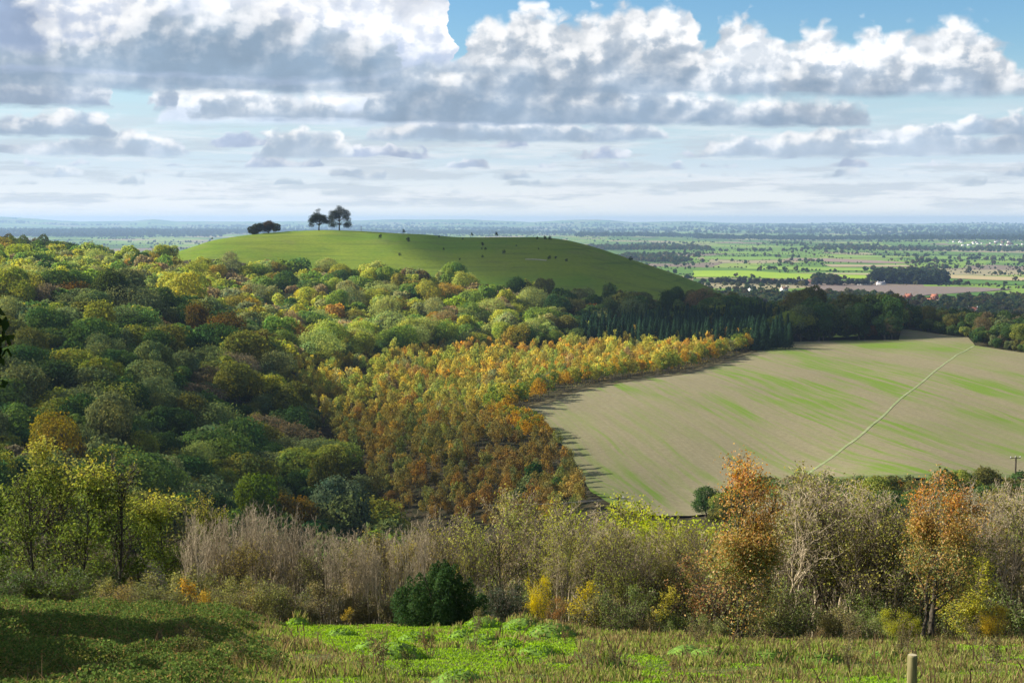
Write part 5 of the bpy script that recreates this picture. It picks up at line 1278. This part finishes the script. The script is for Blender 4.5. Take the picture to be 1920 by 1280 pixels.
def body(col, top, bh, rim, amp, bil, base_soft, grey, white, bright, fade, patch=.35, soft=(-6,30), rel=1.15):
    d = add(sub(top, H), add(mul(sub(n_mid, .5), amp), mul(billow, bil)))
    b = sub(H, add(bh, mul(sub(n_fl, .5), 18)))
    d0 = sub(sub(top, bh), 5.)
    al = mul(mul(sstep(t, d, *soft), sstep(t, b, -base_soft, base_soft)), sstep(t, d0, 0, 14))
    dd = add(d, mul(relief, -60))
    lit = sub(1., sstep(t, dd, rim[0], rim[1]))
    lit = add(lit, mul(relief, rel)); lit = add(lit, mul(sstep(t, n_big, .44, .70), patch)); lit = add(lit, bright)
    lit = mul(lit, sstep(t, b, -40, 70))
    lit = math_(t, 'MINIMUM', math_(t, 'MAXIMUM', lit, 0.), 1.)
    lit = sub(lit, mul(mul(shade_n, lit), shd))
    cc = N(t, 'ShaderNodeVectorMath', operation='SCALE'); L(t, mid_mix(lit, grey, white), cc.inputs[0]); L(t, body_n, cc.inputs['Scale'])
    return cmix(mul(al, fade), col, cc.outputs[0])
def row(col, tops, base, rim=(6,62), amp=30, bil=26, base_soft=9, grey=GREY, white=WHITE, bright=.0, fade=1., patch=.35, soft=(-6,28), rel=1.15):
    """a street of flat-bottomed cumulus: tops = [(bearing, photo y of the top)], base = photo y of the flat bottom"""
    top = curve([(x, 414-y) for x, y in tops], Uw)
    bh = curve([(x, 414-y) for x, y in base], U) if isinstance(base, list) else 414.-base
    return body(col, top, bh, rim, amp, bil, base_soft, grey, white, bright, fade, patch, soft, rel)
def nrow(col, base, hgt, freq, seed, cut=.47, rim=(1,18), amp=9, bil=7, soft=3, grey=LOWG, white=LOWW, bright=.05, fade=.9):
    """a far street of small clouds, tops by noise"""
    n = N(t, 'ShaderNodeTexNoise', noise_dimensions='1D'); n.inputs['Scale'].default_value = freq; n.inputs['Detail'].default_value = 3.; n.inputs['Roughness'].default_value = .55
    L(t, add(Uw, seed*1000.), n.inputs['W'])
    top = add(414.-base, mul(sub(n.outputs[0], cut), hgt*4.))
    top = math_(t, 'MINIMUM', top, 414.-base+hgt)
    return body(col, top, 414.-base, rim, amp, bil, soft, grey, white, bright, fade, .3, (-2,7), .9)
n_st = noise(t, cxyz(mul(U, .0035), mul(H, .034), 5.), 1., 5, .62)
n_st2 = noise(t, cxyz(add(mul(U, .0045), 7.3), add(mul(H, .04), 15.)), 1., 5, .62)
band = mul(sstep(t, H, 4, 40), sstep(t, H, 240, 120))
col = mixc(t, mul(mul(sstep(t, n_st, .42, .66), band), .55), col, (8.0,8.2,8.5))
col = mixc(t, mul(mul(sstep(t, n_st2, .46, .64), band), .7), col, (5.2,5.9,6.6))
def pts(*a): return list(zip(a[::2], a[1::2]))
shd = .3
col = nrow(col, 388, 6, .011, 1, .42, (0,7), 3, 3, 2, (6.3,6.9,7.6), (8.4,8.7,8.9), .1, .5)
col = nrow(col, 377, 9, .011, 2, .42, (0,8), 4, 4, 2, (5.8,6.5,7.2), (8.3,8.6,8.8), .1, .65)
col = nrow(col, 364, 13, .010, 3, .43, (0,10), 6, 6, 2, (5.3,6.1,6.9), LOWW, .05, .8)
col = nrow(col, 350, 17, .0085, 4, .43, (0,13), 8, 8, 2, (4.8,5.7,6.6), LOWW, .03, .85)
col = nrow(col, 334, 22, .0075, 5, .44, (1,16), 10, 10, 3, LOWG, LOWW, .03, .9)
col = nrow(col, 316, 27, .0065, 6, .44, (1,19), 12, 12, 3, (4.2,5.0,6.4), WHITE, .02, .92)
col = nrow(col, 297, 33, .0055, 7, .46, (2,23), 14, 14, 3, (4.0,4.8,6.3), WHITE, .02, .95)
col = nrow(col, 278, 38, .005, 8, .50, (2,27), 15, 15, 4, (3.9,4.7,6.2), WHITE, .02, .95)
shd = .45
col = row(col, pts(-400,290,-60,262,40,270,170,262,230,246,300,248,380,290,480,300,515,246,600,240,655,262,700,300,860,284,1000,290,1250,296,1340,262,1440,252,1550,240,1600,262,1700,238,1800,256,1920,232,2320,250), 297, (4,32), 20, 18, 5, (4.2,5.15,6.3), WHITE, .08, .95, soft=(-3,10))
col = row(col, pts(-400,240,-40,222,60,228,130,214,225,220,252,268,660,268,700,232,800,222,900,214,1010,226,1060,232,1120,236,1200,230,1250,252,1275,272,1530,272,1580,240,1660,250,1760,228,1920,222,2320,230), 266, (4,34), 20, 18, 5, (3.7,4.7,5.9), WHITE, .05, soft=(-3,11))
col = row(col, pts(-400,215,300,225,345,170,420,146,520,158,640,150,700,140,740,100,860,100,960,120,1000,150,1100,210,1625,246,2320,246), 236, (10,90), 26, 24, 8, (5.6,6.5,8.1), WHITE, .35, .9)
col = row(col, pts(-400,232,350,232,385,176,430,166,520,172,600,170,665,196,700,150,760,136,860,112,960,118,1060,130,1180,140,1320,165,1460,178,1540,184,1600,196,1625,246,2320,246), pts(-400,230,600,230,800,233,1000,236,1300,238,1600,243,2320,243), (0,85), 24, 22, 6, GREY, WHITE, 0, 1, .15)
col = row(col, pts(-400,120,-100,130,30,132,150,140,222,150,246,215,300,215,320,150,345,150,360,215,2320,215), 213, (0,75), 20, 18, 6, (3.2,4.05,5.2), WHITE, 0, 1, .1)
col = row(col, pts(-400,-40,780,-40,850,130,866,95,880,58,960,20,1010,12,1060,34,1100,26,1180,8,1250,14,1292,26,1322,84,1345,46,1390,36,1440,62,1465,80,1520,48,1562,66,1600,56,1650,72,1700,56,1770,50,1822,84,1850,122,1890,150,1925,168,1935,196,2320,200), pts(-400,180,900,182,1300,184,1600,190,1900,196,2320,196), (24,170), 30, 38, 9, GREY, WHITE, .08, 1, .3, (-6,26), 1.7)
col = row(col, pts(-400,-60,400,-60,600,-55,790,-45,845,-10,868,60,862,130,880,200,2320,200), pts(-400,150,300,152,520,160,700,152,790,130,2320,130), (20,190), 30, 34, 9, (4.2,5.1,6.8), WHITE, .35, 1, .3, (-6,26), 1.6)
col = row(col, pts(-400,20,60,95,260,60,330,18,480,20,620,42,700,66,745,72,770,110,768,160,2320,160), pts(-400,140,300,150,560,158,700,152,760,140,2320,140), (-10,105), 30, 28, 8, (2.75,3.75,4.9), (8.0,8.2,8.5), -.05, 1, .12)
col = row(col, pts(-400,-60,0,-60,70,-30,120,50,135,130,2320,130), pts(-400,120,2320,120), (10,70), 40, 36, 16, (3.2,4.1,5.7), WHITE, 0, 1, .2)
col = row(col, pts(-400,200,1680,200,1720,-30,1800,-60,1870,-60,1960,-60,2320,-60), pts(-400,60,1700,8,1800,4,1870,22,1920,30,2320,40), (30,140), 30, 30, 9, (6.5,7.2,8.6), (8.2,8.4,8.7), .3, .85)
col = row(col, pts(-400,400,1870,400,1895,96,1930,88,2100,80,2320,120), 142, (6,60), 26, 24, 8, (6.0,6.9,8.4), WHITE, .2)
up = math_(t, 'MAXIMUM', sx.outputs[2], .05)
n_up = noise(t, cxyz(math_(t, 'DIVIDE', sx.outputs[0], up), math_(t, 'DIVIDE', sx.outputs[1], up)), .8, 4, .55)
col = mixc(t, mul(mul(sstep(t, n_up, .40, .56), sstep(t, H, 440, 640)), .85), col, (4.8,4.75,4.6))  # cloud cover added overhead, out of view, as fill light
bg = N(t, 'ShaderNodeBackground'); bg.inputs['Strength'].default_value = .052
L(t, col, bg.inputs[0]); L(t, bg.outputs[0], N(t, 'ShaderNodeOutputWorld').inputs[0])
# air
hm = bpy.data.materials.new('air'); t2 = nodes(hm)
pv = N(t2, 'ShaderNodeVolumePrincipled'); pv.inputs['Color'].default_value = (.37,.53,.82,1); pv.inputs['Density'].default_value = .58e-4; pv.inputs['Anisotropy'].default_value = .2
L(t2, pv.outputs[0], N(t2, 'ShaderNodeOutputMaterial').inputs['Volume'])
zlo, zhi, rb = float(V[:,2].min())-1.5, max(float(V[:,2].max()), 13.)+3., 29000.
hv = [(x*rb, y*rb, z) for z in (zlo, zhi) for x, y in ((-1,-1),(1,-1),(1,1),(-1,1))]
hq = [(3,2,1,0),(4,5,6,7),(0,1,5,4),(1,2,6,5),(2,3,7,6),(3,0,4,7)]
tag(link('haze', mesh('haze', hv, hq, mats=[hm])), 'blue autumn haze over the whole view', 'haze', kind='stuff')
cam = bpy.data.cameras.new('camera'); cam.lens = 50; cam.sensor_width = 36; cam.clip_start = .1; cam.clip_end = 90000
co = bpy.data.objects.new('camera', cam); C.objects.link(co); co.rotation_euler = (math.pi/2-PITCH, 0, 0); sc.camera = co
sc.view_settings.view_transform = 'Standard'; sc.view_settings.look = 'None'; sc.view_settings.exposure = 1.15; sc.view_settings.gamma = 1
cy = sc.cycles
cy.use_denoising = True; cy.max_bounces = 6; cy.diffuse_bounces = 3; cy.transmission_bounces = 4; cy.transparent_max_bounces = 8; cy.volume_bounces = 1; cy.glossy_bounces = 2
cy.use_adaptive_sampling = True; cy.adaptive_threshold = .015; cy.sample_clamp_indirect = 8
